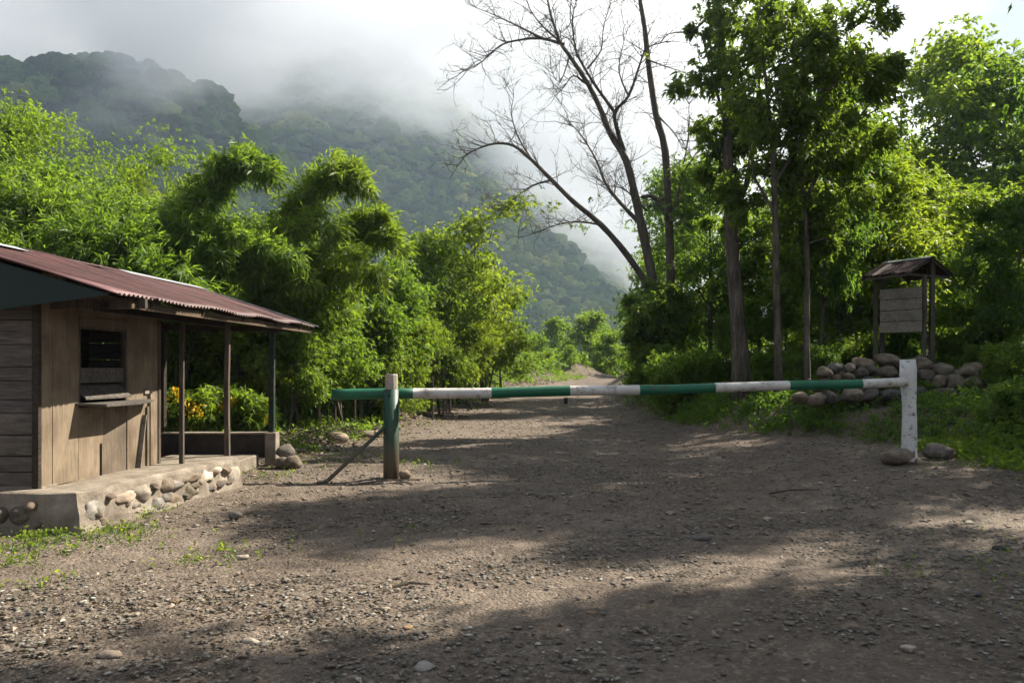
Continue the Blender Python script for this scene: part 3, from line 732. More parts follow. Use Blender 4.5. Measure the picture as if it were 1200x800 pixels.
b.tube(pts, rr, 16, wob=.05); o = b.build('gate_post', M['postwhite']); recentre(o)
o.data.polygons.foreach_set('use_smooth', [len(p.vertices) == 4 for p in o.data.polygons])
tag(o, 'upright whitewashed log with cracked paint holding the right end of the barrier', 'post')

# ------------------------------------------------------------------ notice board
nb0 = Vector((10.0, 20.4, 0)); nb0.z = gz(10.0, 20.4)
nb = empty('notice_board', nb0, 'blank plank notice board on four posts under a small rusty roof', 'notice board')
uu = Vector((-.4226, .9063, 0)); vv = Vector((.9063, .4226, 0)); FR = Vector((9.68, 19.5, 0))
def npost(px, d, ztp, w=.085):
    x = (px-600)/F*d; z0 = gz(x, d)-.2; b = MB(); b.tube([(x-.02, d, z0), (x, d, (z0+ztp)/2), (x+.01, d, ztp)], [w*.62, w*.6, w*.58], 4); b.build('post', M['noticepost'], nb); return Vector((x, d, 0))
ar = npost(1083, 19.85, W(1083, 322, 19.85).z, .10); al = npost(1026, 20.9, W(1026, 321, 20.9).z, .10)
br = npost(1092, 20.1, W(1092, 306, 20.1).z, .12); bl = npost(1034, 21.15, W(1034, 320, 21.15).z, .10)
zt0, zb0_ = W(1080, 335, 19.8).z, W(1080, 388.5, 19.8).z; n_ = 4
fo = -vv*.07
a_ = W(1032, 360, 20.72); c_ = W(1081, 360, 19.80)
for i in range(n_):
    z0 = zb0_+(zt0-zb0_)*i/n_; z1 = zb0_+(zt0-zb0_)*(i+1)/n_-.014
    a = Vector((a_.x, a_.y, 0)); c = Vector((c_.x, c_.y, 0)); b = MB()
    b.prism([(a.x, a.y, z0+.01), (c.x, c.y, z0), (c.x, c.y, z1), (a.x, a.y, z1+.01)], -vv*.03); b.build('board', M['noticewood'], nb, .004)
b = MB(); b.prism([(a_.x, a_.y, zb0_+.02), (c_.x, c_.y, zb0_+.02), (c_.x, c_.y, zt0-.03), (a_.x, a_.y, zt0-.03)], vv*.02); b.build('backing', M['beam'], nb)
ez = W(1063, 319, 19.5).z; rz_ = W(1092, 301.5, 20.0).z
e0 = FR+Vector((0, 0, ez)); e1 = FR+uu*1.41+Vector((0, 0, ez+.02)); q0 = FR+vv*.9+Vector((0, 0, rz_)); q1 = q0+uu*1.41+Vector((0, 0, .02))
k0 = FR+vv*1.8+Vector((0, 0, ez)); k1 = k0+uu*1.41
r1 = corrugate('roof', e0, e1, q0, q1, nb, ns=4, pitch=.09, edge_j=.01); corrugate('roof', k1, k0, q1, q0, nb, ns=4, pitch=.09, edge_j=.01)
b = MB()
for s in (-1, 1):
    dd = (vv*s+Vector((0, 0, -.45))).normalized(); b.prism([q0+Vector((0, 0, .02))-uu*.02, q1+Vector((0, 0, .02)), q1+dd*.12+Vector((0, 0, .02)), q0+dd*.12+Vector((0, 0, .02))-uu*.02], (0, 0, .004))
o = b.build('ridge_flashing', M['zinc']); o.parent = r1
for (p, q) in ((e0, q0), (k0, q0), (e1, q1), (k1, q1)):
    b = MB(); off = uu*(.05 if (p is e0 or p is k0) else -.05)+Vector((0, 0, -.045)); b.bar(p+off, q+off, .04, .06); b.build('rafter', M['noticepost'], nb)
for f_ in (.04, .5):
    b = MB(); s = vv*(1.8*f_); b.bar(FR+s+Vector((0, 0, ez-.05+(rz_-ez-.06)*(f_*2 if f_ > .1 else 0))), FR+s+uu*1.41+Vector((0, 0, ez-.05+(rz_-ez-.06)*(f_*2 if f_ > .1 else 0))), .04, .05); b.build('purlin', M['noticepost'], nb)
b = MB(); b.bar(e0+uu*.12+vv*.1+Vector((0, 0, -.03)), k0+uu*.12-vv*.1+Vector((0, 0, -.03)), .04, .06); b.build('tie_beam', M['noticepost'], nb)

# ------------------------------------------------------------------ boulders piled below the notice board
BR = [(150, 165, 38, 27), (213, 135, 42, 30), (240, 158, 26, 24), (285, 132, 32, 28), (365, 110, 60, 38), (495, 100, 68, 34), (408, 150, 34, 34), (345, 168, 40, 28), (490, 160, 63, 30), (165, 195, 32, 20), (225, 190, 32, 20), (285, 185, 38, 22), (80, 207, 28, 16), (655, 118, 56, 36), (770, 145, 70, 38), (560, 138, 27, 26), (680, 180, 40, 30), (750, 212, 56, 38), (660, 262, 52, 46), (770, 280, 70, 42), (843, 218, 48, 46), (930, 155, 68, 40), (945, 220, 65, 35), (890, 288, 46, 36), (1050, 200, 52, 38), (1035, 265, 62, 38), (850, 165, 22, 18), (35, 300, 42, 32), (110, 300, 50, 34), (195, 290, 55, 40), (300, 285, 60, 40), (405, 280, 60, 44), (515, 280, 65, 44), (600, 290, 40, 34), (300, 230, 50, 30), (400, 215, 55, 32), (210, 240, 40, 26), (560, 200, 45, 30), (600, 160, 30, 28), (985, 285, 50, 34), (120, 240, 36, 24), (470, 225, 50, 30)]
PILE = []
for i, (cx, cy_, rx, ry) in enumerate(BR):
    px, py = 930+cx/4.444, 400+cy_/4.444
    lvl = (300-cy_)/200.0            # higher stones sit further back on the heap
    d = 17.5+max(0, lvl)*.75
    jx, jy, js = random.uniform(-9, 9), random.uniform(-6, 8), random.uniform(.82, 1.14); px += jx/4.444; py += jy/4.444; rx *= js; ry *= js; d += random.uniform(-.15, .2)
    p = W(px, py, d); s = d/F/4.444
    o = rock_mesh('boulder', p, rx*s*1.06, (rx+ry)*s*.62, ry*s*1.08, 100+i, M['rock'], 3, .2, [.9, .45, .7][i % 3], rot=0)
    o.rotation_euler = (random.uniform(-.1, .1), random.uniform(-.28, .28), random.uniform(-.6, .6))
    PILE.append((cx, cy_, rx, ry, o))
ORD = ['first', 'second', 'third', 'fourth', 'fifth', 'sixth', 'seventh', 'eighth', 'ninth', 'tenth', 'eleventh', 'twelfth', 'thirteenth', 'fourteenth']
def band(c):
    cx, cy_ = c[0], c[1]
    if cx < 620: return 0 if cy_ < 145 else 1 if cy_ < 212 else 2 if cy_ < 262 else 3
    return 0 if cy_ < 170 else 1 if cy_ < 235 else 3
for side, nm in ((0, 'left'), (1, 'right')):
    for bd, bn in ((0, 'top'), (1, 'second'), (2, 'third'), (3, 'bottom')):
        row = sorted([c for c in PILE if (c[0] >= 620) == bool(side) and band(c) == bd], key=lambda c: c[0])
        for k, c in enumerate(row):
            size = 'large' if c[2] > 58 else 'small' if c[2] < 33 else 'rounded'
            tag(c[4], f'{size} river boulder, {ORD[k]} from the left in the {bn} row, {nm} half of the pile', 'boulder', 'boulders piled below the notice board')
# loose rocks by hut and post
def rest(name, px, py, d, hx, hy, hz, seed, label, cat='rock', mat='rock', ang=.4, sink=.25, grp=None):
    x = (px-600)/F*d; o = rock_mesh(name, (x, d, gz(x, d)+hz*(1-sink)), hx, hy, hz, seed, M[mat], 3, .16, ang); return tag(o, label, cat, grp)
rest('rock', 1049, 545, 12.15, .30, .20, .16, 61, 'flat brown rock lying against the foot of the white log', sink=.3, ang=.9)
rest('rock', 1101, 538, 12.75, .27, .22, .15, 62, 'angular grey rock to the right of the white log', ang=.8)
rest('rock', 1076, 550, 12.1, .055, .05, .06, 63, 'small pale stone at the foot of the white log', mat='palerock')
rest('rock', 335, 0, 13.35, .16, .16, .13, 64, 'dark rounded rock resting on top of two others at the end of the porch wall', sink=-.9)
rest('rock', 343, 0, 13.1, .16, .16, .12, 65, 'lower rounded rock on the ground at the end of the porch wall', sink=.2)
rest('rock', 331, 0, 13.15, .13, .15, .11, 66, 'rock wedged between the porch pier and the lower rounded rock', sink=.2)
rest('rock', 275, 608, 8.65, .08, .06, .055, 67, 'small brown stone on the dirt in front of the platform')
SN = [(497, 786, .085, 'palerock', 'pale rounded'), (293, 755, .07, 'palerock', 'flat pale'), (285, 655, .085, 'palerock', 'flat whitish'), (130, 771, .10, 'palerock', 'broad pale'), (694, 719, .05, 'brick', 'angular orange'), (738, 679, .06, 'palerock', 'small pale'), (943, 612, .085, 'rock', 'rounded grey'), (899, 607, .075, 'palerock', 'flat light grey'), (607, 736, .035, 'palerock', 'tiny white'), (1010, 705, .05, 'rock', 'dark grey'), (997, 739, .085, 'rock', 'flat grey'), (925, 733, .05, 'rock', 'dark round'), (1064, 763, .065, 'palerock', 'pale oval'), (1172, 645, .09, 'rock', 'dark flat'), (893, 625, .06, 'rock', 'dark small'), (332, 775, .075, 'rock', 'grey oblong'), (450, 714, .06, 'palerock', 'tan flat'), (478, 737, .05, 'brick', 'rust brown'), (205, 707, .06, 'brick', 'tan oblong'), (386, 782, .05, 'rock', 'grey round'), (1146, 700, .06, 'rock', 'dark tan'), (823, 632, .13, 'rock', 'flat embedded grey'), (785, 601, .09, 'palerock', 'flat whitish grey'), (665, 775, .05, 'rock', 'charcoal'), (573, 777, .05, 'palerock', 'light tan'), (705, 795, .06, 'rock', 'slate grey'), (1136, 612, .08, 'palerock', 'broad light grey')]
for i, (px, py, r, mt, lb) in enumerate(SN):
    d = H*F/(py-HY); rp = random.Random(i)
    side = 'left' if px < 400 else 'middle' if px < 800 else 'right'; dep = 'near the camera' if py > 715 else 'halfway to the barrier' if py > 640 else 'closer to the barrier'
    nearby = {694: 'in a sunlit streak in the middle of the track', 497: 'half in shadow at the bottom edge of the picture'}.get(px, f'lying on the {side} of the gravel {dep}')
    r *= .78; rest('stone', px, py, d, r, r*rp.uniform(.6, .85), r*rp.uniform(.30, .5), 200+i, f'{lb} stone {nearby}', 'stone', mt, .95, .45, 'loose stones on the gravel track')
# ------------------------------------------------------------------ foliage
def leaf_arrays(C, D, L, Wd, tone, droop=.25, fold=.18, up=None):
    """C centres Nx3, D unit axis Nx3 -> diamond leaves (4 verts, 1 quad each, folded at the midrib by droop)"""
    n = len(C); rv = rng.randn(n, 3); 
    if up is not None: rv = rv*.6+np.array(up)
    S = np.cross(D, rv); S /= np.linalg.norm(S, axis=1, keepdims=True)+1e-9
    Nn = np.cross(S, D); L = np.broadcast_to(L, (n,))[:, None]; Wd = np.broadcast_to(Wd, (n,))[:, None]
    V = np.empty((n, 4, 3), np.float32)
    V[:, 0] = C; V[:, 1] = C+D*L*.42+S*Wd*.5+Nn*L*fold*.4; V[:, 3] = C+D*L*.42-S*Wd*.5+Nn*L*fold*.4
    V[:, 2] = C+D*L; V[:, 2, 2] -= (L[:, 0]*droop)
    return V, np.repeat(tone[:, None], 4, 1)
def leaf_mesh(name, parts, mats, midx=None):
    V = np.concatenate([p[0].reshape(-1, 3) for p in parts]); T = np.concatenate([p[1].ravel() for p in parts])
    n = len(V)//4; f = np.arange(n*4).reshape(n, 4)
    return mesh_np(name, V, f, np.full(n, 4), None, False, {'tone': ('POINT', T)}, mats=mats, midx=midx)
def unit(v): return v/(np.linalg.norm(v, axis=-1, keepdims=True)+1e-9)
def whorls(centres, dirs, per, L, Wd, spread=.9, droop=.3, tone0=None, jit=.03, up=None):
    """leaf rosettes: per leaves around each shoot tip"""
    n = len(centres); C = np.repeat(centres, per, 0); D0 = np.repeat(dirs, per, 0)
    D = unit(D0*(.55+.5*rng.rand(n*per, 1))+rng.randn(n*per, 3)*spread); D[:, 2] -= .12; D = unit(D)
    C = C+rng.randn(n*per, 3)*jit
    t = np.repeat(tone0 if tone0 is not None else rng.rand(n), per)*.65+rng.rand(n*per)*.35
    return leaf_arrays(C, D, L*(.6+.6*rng.rand(n*per)), Wd*(.7+.5*rng.rand(n*per)), np.clip(t, 0, 1), droop, up=up)

def tree_proto(seed, H_, rad, tr, fb, nb, per_clump, n_tip, L, Wd, shape='round', stems=1, spread_angle=.9, clump_r=.55, droop=.3, lean=0, gap=.0, n_sec=4, per=6):
    """returns (trunk mesh builder, tip centres, tip dirs) for a tree of height H_"""
    rnd = random.Random(seed); tb = MB(); clumps = []
    for s in range(stems):
        ang = rnd.uniform(0, 6.28); off = Vector((math.cos(ang), math.sin(ang), 0))*(.18*tr*10*(stems > 1))
        top = Vector((math.cos(ang)*rad*.45*(stems > 1)+lean*H_, math.sin(ang)*rad*.45*(stems > 1), H_*(1 if s == 0 else rnd.uniform(.7, .95))))
        n = 9; pts = []; 
        wx, wy = rnd.uniform(-1, 1), rnd.uniform(-1, 1)
        for i in range(n):
            t = i/(n-1); w = math.sin(t*3.3+seed)*.03*H_*(1 if i else 0); pts.append(off.lerp(top, t)+Vector((wx*w, wy*w, 0))-Vector((0, 0, .25 if i == 0 else 0)))
        rr = [tr*(1-.86*(i/(n-1)))*(1.45 if i == 0 else 1) for i in range(n)]
        tb.tube(pts, rr, 8, wob=.06)
        m = max(3, int(nb/stems))
        for k in range(m):
            t = fb+(1-fb)*((k+rnd.random()*.8)/m); t = min(t, .99)
            f = t*(n-1); i0 = min(int(f), n-2); p = pts[i0].lerp(pts[i0+1], f-i0)
            u = (t-fb)/(1-fb)
            prof = {'round': math.sin(math.pi*(.12+.80*u))**.6, 'cone': (1-u)*.9+.15, 'umbrella': .25+.9*u**1.5, 'column': .8, 'vase': .35+.75*math.sin(math.pi*(.1+.75*u)), 'full': (1-u*u)**.5*.95+.12}[shape]
            Lb = rad*prof*rnd.uniform(.65, 1.12); a = k*2.4+rnd.uniform(-.5, .5)
            elev = {'umbrella': .55}.get(shape, spread_angle*(.25+.75*u))+rnd.uniform(-.15, .2)
            d = Vector((math.cos(a)*math.cos(elev), math.sin(a)*math.cos(elev), math.sin(elev)))
            q = [p]; dd = d.copy(); ns = 5
            for j in range(ns):
                dd = (dd+Vector((rnd.uniform(-.22, .22), rnd.uniform(-.22, .22), rnd.uniform(-.08, .16)))).normalized(); q.append(q[-1]+dd*Lb/ns)
            br = max(.012, rr[i0]*.5); tb.tube(q, [br*(1-.8*j/ns) for j in range(ns+1)], 5, cap=False)
            clumps.append((q[-1], dd, 1.0)); clumps.append((q[-2].lerp(q[-1], .3), dd, .8))
            for _ in range(n_sec):
                f2 = rnd.uniform(.3, 1)*ns; j0 = min(int(f2), ns-1); b0 = q[j0].lerp(q[j0+1], f2-j0)
                sd_ = (dd+Vector([rnd.gauss(0, .75) for _ in range(3)])).normalized(); sl = Lb*rnd.uniform(.2, .45)
                b1 = b0+sd_*sl; tb.tube([b0, b0.lerp(b1, .5)+Vector((0, 0, .02)), b1], [br*.4, br*.3, .006], 3, cap=False)
                clumps.append((b1, sd_, 1.0)); clumps.append((b0.lerp(b1, .5), sd_, .7))
    C = np.array([tuple(c[0]) for c in clumps]); D = np.array([tuple(c[1]) for c in clumps]); wgt = np.array([c[2] for c in clumps])
    if gap: k = rng.rand(len(C)) > gap; C, D, wgt = C[k], D[k], wgt[k]
    ctone = rng.rand(len(C))*.7
    n = len(C); tips = np.repeat(C, n_tip, 0)+rng.randn(n*n_tip, 3)*np.array([clump_r, clump_r, clump_r*.62])*.55*np.repeat(wgt, n_tip)[:, None]
    cen = np.array([C[:, 0].mean(), C[:, 1].mean(), H_*.55])
    dirs = unit(unit(tips-np.repeat(C, n_tip, 0))+unit(tips-cen)*.7+np.array([0, 0, .25]))
    lv = whorls(tips, dirs, per, L, Wd, .75, droop, np.clip(np.repeat(ctone, n_tip)+rng.rand(n*n_tip)*.35, 0, .95), .02)
    # a few warm or dead leaves
    k = rng.rand(len(lv[1])) < .02; lv[1][k] = 1.0
    return tb, lv
PROTO = {}
def proto(key, mat, seed, H_, *a, name='tree', bark='bark', **k):
    tb, lv = tree_proto(seed, H_, *a, **k)
    me = leaf_mesh('crown', [lv], [M[mat]])
    t = MB.build(tb, 'trunk', M[bark]); tm = t.data; bpy.data.objects.remove(t)
    tm.polygons.foreach_set('use_smooth', [True]*len(tm.polygons))
    zz_ = np.sort(lv[0].reshape(-1, 3)[:, 2]); PROTO[key] = (tm, me, float(zz_[int(len(zz_)*.985)])); print(key, len(me.polygons), len(tm.polygons))
def plant(key, name, x, y, hgt, label, cat, group=None, rz=None, wide=1.0, dz=-.05):
    tm, cm, H_ = PROTO[key]; s = hgt/H_
    root = empty(name, (x, y, gz(x, y)+dz), label, cat, group, rng.rand()*6.28 if rz is None else rz); root.scale = (s*wide, s*wide, s)
    link('trunk', tm, root); link('crown', cm, root); return root

proto('broadA', 'dark', 1, 12, 3.6, .22, .30, 26, 0, 24, .24, .085, shape='round', clump_r=.85, per=7, n_sec=4)
proto('broadB', 'dark', 2, 9, 3.3, .12, .28, 22, 0, 22, .24, .085, shape='vase', clump_r=.8, per=7, n_sec=4)
proto('midA', 'midleaf', 3, 8, 2.6, .11, .12, 26, 0, 20, .17, .075, shape='full', clump_r=.75, per=6)
proto('midB', 'midleaf', 4, 10, 2.9, .15, .22, 26, 0, 18, .19, .09, shape='round', clump_r=.8, per=6)
proto('lightA', 'bright', 5, 7, 2.2, .08, .10, 26, 0, 18, .19, .062, shape='full', clump_r=.7, per=6)
proto('lightB', 'bright', 6, 7, 2.0, .05, .22, 24, 0, 15, .15, .07, shape='column', clump_r=.65, per=6, stems=4, gap=.1)
proto('sapling', 'bright', 31, 6, 1.8, .045, .34, 24, 0, 15, .19, .062, shape='round', clump_r=.6, per=6, stems=4, gap=.1)
proto('umbrella', 'yellowleaf', 7, 9, 3.4, .13, .62, 14, 0, 22, .13, .06, shape='umbrella', clump_r=.8, per=7, n_sec=5)
proto('shrubA', 'bright', 8, 3, 1.4, .03, .05, 20, 0, 14, .15, .055, shape='full', clump_r=.5, per=6, stems=4)
proto('shrubB', 'midleaf', 9, 2, 1.3, .03, .05, 18, 0, 18, .12, .06, shape='full', clump_r=.45, per=6, stems=3)
proto('farA', 'midleaf', 10, 9, 3.2, .15, .12, 20, 0, 12, .34, .17, shape='full', clump_r=1.0, per=5)
proto('farB', 'bright', 12, 7, 3.0, .12, .08, 20, 0, 12, .32, .16, shape='full', clump_r=.9, per=5)

# ---- bamboo: arching culms clothed with narrow leaves
def bamboo(base, tips, seed, label, plume=.5, dens=1.0, group='bamboo clumps behind the hut'):
    rnd = random.Random(seed); x0, y0 = base; z0 = gz(x0, y0)
    root = empty('bamboo_clump', (x0, y0, z0), label, 'bamboo', group)
    parts = []; b0 = Vector((x0, y0, z0))
    for k, tp in enumerate(tips):
        (px, py, d, sag) = tp
        e = W(px, py, d); s = Vector((x0+rnd.uniform(-.5, .5), y0+rnd.uniform(-.5, .5), z0-.1))
        top = s.lerp(e, .68); top.z = e.z+sag        # arch apex
        n = 26; pts = []
        c1 = Vector((s.x*.92+e.x*.08, s.y*.8+e.y*.2, s.z+(e.z-s.z)*.85)); c2 = Vector((s.x*.42+e.x*.58, s.y*.4+e.y*.6, e.z+sag*2.3))
        for i in range(n):
            t = i/(n-1); pts.append(s*(1-t)**3+c1*3*t*(1-t)**2+c2*3*t*t*(1-t)+e*t**3)
        b = MB(); b.tube(pts, [.032*(1-.85*i/(n-1))+.004 for i in range(n)], 6, cap=False); b.v = [tuple(Vector(v)-b0) for v in b.v]
        o = b.build('culm', M['culm']); o.parent = root; o.location = (0, 0, 0)
        P = np.array([tuple(p-b0) for p in pts]); tt = .34+.66*np.sort(rng.rand(int(66*dens)))**1.1
        f = tt*(n-1); i0 = np.minimum(f.astype(int), n-2); fr = (f-i0)[:, None]; C = P[i0]*(1-fr)+P[i0+1]*fr
        T = unit(P[i0+1]-P[i0]); side = unit(rng.randn(len(C), 3)); 
        rr = plume*rnd.uniform(.7, 1.3)*(.25+.75*np.sin(np.clip((tt-.25)/.8, 0, 1)*math.pi)**.7)
        ln = (rr*(.45+1.0*rng.rand(len(C))**1.5))[:, None]
        # side twigs: sprays of leaves along each
        for q in (.35, .6, .8, 1.0):
            tip = C+side*ln*q+T*ln*q*.5; tip[:, 2] -= (ln[:, 0]*q)**2*.35
            dr = unit(side+T*.6+np.array([0, 0, -.12]))
            parts.append(whorls(tip, dr, 7, .25, .038, .55, .22, np.clip(np.linspace(0, .25, len(tip))+rng.rand(len(tip))*.6, 0, .95), .05))
    me = leaf_mesh('foliage', parts, [M['bamboo']]); link('foliage', me, root)
    return root
B1 = [(205, 250, 17.5, .2), (245, 235, 17.5, .2), (312, 196, 17.5, .35), (322, 208, 17.2, .55), (290, 190, 17.6, .25), (225, 275, 16.8, .3), (330, 300, 17, .3), (180, 300, 16.6, .3), (275, 275, 16.5, .3), (262, 300, 16.2, .3), (345, 300, 16.6, .3), (250, 350, 16, .2)]
bamboo((-7.7, 18.0), B1, 1, 'tall bamboo clump behind the hut roof with one dark arching plume', .45, 1.25)
B2 = [(418, 200, 18.5, .3), (430, 212, 18.2, .45), (434, 225, 18.0, .6), (405, 205, 18.4, .2), (350, 285, 18, .3), (330, 290, 17.6, .3), (395, 270, 17.5, .4), (415, 300, 17.2, .3), (300, 320, 17, .3), (360, 330, 16.8, .3)]
bamboo((-6.2, 19.4), B2, 2, 'bamboo clump whose tallest plume curls over beyond the end of the roof', .45, 1.25)
B3 = [(455, 262, 19, .3), (465, 280, 18.7, .5), (468, 292, 18.6, .5), (435, 262, 19.2, .3), (440, 320, 18.2, .3), (400, 315, 18, .3)]
bamboo((-5.1, 20.6), B3, 3, 'bamboo clump with drooping fronds left of the green gate post', .45, 1.2)
B4 = [(150, 290, 15.8, .3), (120, 270, 16.2, .3), (175, 330, 15.6, .3), (95, 300, 15.4, .3), (200, 350, 15.4, .2), (140, 340, 15, .2), (60, 280, 15.5, .3), (225, 330, 15.6, .2)]
bamboo((-7.9, 16.6), B4, 4, 'bamboo clump with browning fronds directly above the middle of the roof', .55, 1.15)
B5 = [(20, 240, 16.5, .3), (-20, 260, 16, .3), (50, 255, 16.8, .3), (0, 300, 15.6, .3), (75, 245, 17.4, .3), (-40, 230, 16.5, .3), (40, 320, 15.4, .2)]
bamboo((-9.8, 17.0), B5, 5, 'bright bamboo clump above the left end of the roof', .55, 1.1)

# ---- trees
def place(items, group):
    for key, name, px, d, top, label, cat, wide in items:
        x = (px-600)/F*d; hgt = W(px, top, d).z-gz(x, d); plant(key, name, x, d, hgt*1.03, label, cat, group, wide=wide)
LT = 'trees and saplings on the left of the track'
place([
 ('midA', 'broadleaf_tree', 8, 27, 142, 'dark topped tree at the left edge, above the hut', 'tree', .9),
 ('umbrella', 'umbrella_tree', 128, 27, 152, 'flat topped yellow green tree standing above the bamboo on the left', 'tree', 1.0),
 ('umbrella', 'umbrella_tree', 182, 29, 205, 'lower flat topped tree just right of the tallest yellow green one', 'tree', .9),
 ('lightA', 'broadleaf_tree', 62, 23, 205, 'bright leafy tree between the dark topped tree and the flat topped one', 'tree', 1.1),
 ('midA', 'broadleaf_tree', 130, 22, 232, 'mid green tree below the flat topped tree', 'tree', 1.1),
 ('lightA', 'broadleaf_tree', -70, 22, 180, 'bright tree cut by the left edge of the picture', 'tree', 1.1),
 ('lightA', 'broadleaf_tree', 205, 24, 262, 'bright tree behind the first bamboo plume', 'tree', 1.1),
 ('midA', 'broadleaf_tree', 300, 25, 262, 'leafy tree filling the gap between the two bamboo plumes', 'tree', 1.15),
 ('lightA', 'broadleaf_tree', 372, 26, 292, 'bright tree behind the second bamboo plume', 'tree', 1.2),
 ('sapling', 'young_tree', 432, 23, 318, 'young leafy tree behind the free end of the barrier', 'tree', 1.1),
 ('sapling', 'young_tree', 474, 24, 322, 'young leafy tree above the green gate post', 'tree', 1.1),
 ('midA', 'young_tree', 505, 27, 285, 'darker young tree just right of the green gate post', 'tree', .95),
 ('lightB', 'slender_tree', 532, 31, 252, 'tall airy pale green tree with several thin stems by the road', 'tree', 1.25),
 ('lightB', 'slender_tree', 568, 33, 300, 'slender pale tree right of the tallest airy one', 'tree', 1.15),
 ('lightA', 'young_tree', 585, 36, 345, 'low bright tree at the right end of the left tree line', 'tree', 1.1),
 ('sapling', 'young_tree', 553, 29, 372, 'short bright tree in front of the slender stems', 'tree', 1.0),
 ('sapling', 'young_tree', 516, 26, 370, 'short bushy tree in front of the darker young tree', 'tree', 1.0),
], LT)
UT = 'saplings and shrubs seen through the porch'
k = 0
for px, d, top, key in [(170, 18.5, 372, 'shrubA'), (205, 19.5, 330, 'sapling'), (232, 18.2, 345, 'sapling'), (262, 19, 340, 'sapling'), (290, 18, 350, 'sapling'), (335, 18.6, 345, 'sapling'), (352, 19.5, 330, 'sapling'), (377, 20, 350, 'sapling'), (405, 20.5, 340, 'sapling'), (425, 22, 350, 'sapling'), (488, 23.5, 365, 'sapling'), (235, 21.5, 330, 'lightA'), (310, 21.5, 330, 'lightA'), (140, 19, 330, 'lightA'), (90, 19, 330, 'lightA'), (30, 19, 330, 'lightA'), (450, 22.6, 375, 'lightA'), (395, 24, 320, 'lightA'), (270, 24, 300, 'lightA'), (180, 23, 300, 'midA'), (80, 21, 270, 'lightA'), (0, 20, 270, 'midA')]:
    x = (px-600)/F*d; hgt = max(.8, W(px, top, d).z-gz(x, d))
    where = 'behind the hut wall' if px < 185 else 'seen through the porch' if px < 325 else 'between the porch and the gate post' if px < 450 else 'beside the gate post'
    hh = 'knee deep' if hgt < 1.6 else 'man high' if hgt < 2.6 else 'tall'
    plant(key, 'shrub' if key == 'shrubA' else 'sapling', x, d, hgt, f'{hh} green {"shrub" if key == "shrubA" else "sapling"} {where}, {ORD[k % 14]} {"from the left" if k < 14 else "one further back"}', 'shrub' if key == 'shrubA' else 'sapling', UT, wide=1.15); k += 1

RT = 'trees on the bank right of the track'
place([
 ('broadB', 'broadleaf_tree', 965, 23.0, 95, 'spreading dark tree just behind the forked trunk', 'tree', .55),
 ('midA', 'broadleaf_tree', 800, 36, 205, 'bright green tree behind the bare dead tree', 'tree', 1.0),
 ('midB', 'broadleaf_tree', 832, 31, 195, 'leafy tree between the dead tree and the big trunk', 'tree', 1.0),
 ('lightA', 'broadleaf_tree', 770, 42, 300, 'low bright tree behind the fork of the dead tree', 'tree', 1.0),
 ('midB', 'broadleaf_tree', 985, 27, 150, 'mid green tree behind the spreading dark tree', 'tree', 1.15),
 ('lightA', 'broadleaf_tree', 1020, 26, 190, 'sunlit yellow green tree behind the notice board roof', 'tree', 1.35),
 ('lightA', 'broadleaf_tree', 1075, 28, 215, 'sunlit tree right of the notice board roof', 'tree', 1.3),
 ('midB', 'broadleaf_tree', 1108, 40, 62, 'tall open crowned tree against the sky at the upper right', 'tree', 1.05),
 ('midB', 'broadleaf_tree', 1165, 38, 95, 'rounded tall tree right of the open crowned one', 'tree', 1.15),
 ('midB', 'broadleaf_tree', 1215, 36, 150, 'tall tree cut by the right edge of the picture', 'tree', 1.2),
 ('lightA', 'broadleaf_tree', 1140, 29, 235, 'pale green tree below the two tall ones', 'tree', 1.35),
 ('midA', 'broadleaf_tree', 940, 30, 240, 'tree filling the gap behind the thin dark trunk', 'tree', 1.2),
 ('midA', 'broadleaf_tree', 890, 32, 250, 'tree glimpsed behind the big trunk', 'tree', 1.15),
 ('broadB', 'broadleaf_tree', 1200, 19, 235, 'dark drooping tree at the right edge beyond the weeds', 'tree', 1.0),
 ('shrubB', 'understorey_shrub', 1160, 21, 330, 'dark shrub below the drooping tree at the right edge', 'shrub', 1.0),
 ('midA', 'broadleaf_tree', 1060, 24.5, 300, 'low leafy tree directly behind the notice board', 'tree', 1.3),
 ('midA', 'broadleaf_tree', 985, 24, 310, 'low leafy tree left of the notice board', 'tree', 1.3),
 ('midA', 'broadleaf_tree', 1130, 25, 300, 'low leafy tree right of the notice board', 'tree', 1.3),
 ('lightA', 'broadleaf_tree', 1190, 31, 230, 'sunlit tree behind the dark drooping tree', 'tree', 1.3),
], RT)
US = 'shrubs on the right bank'
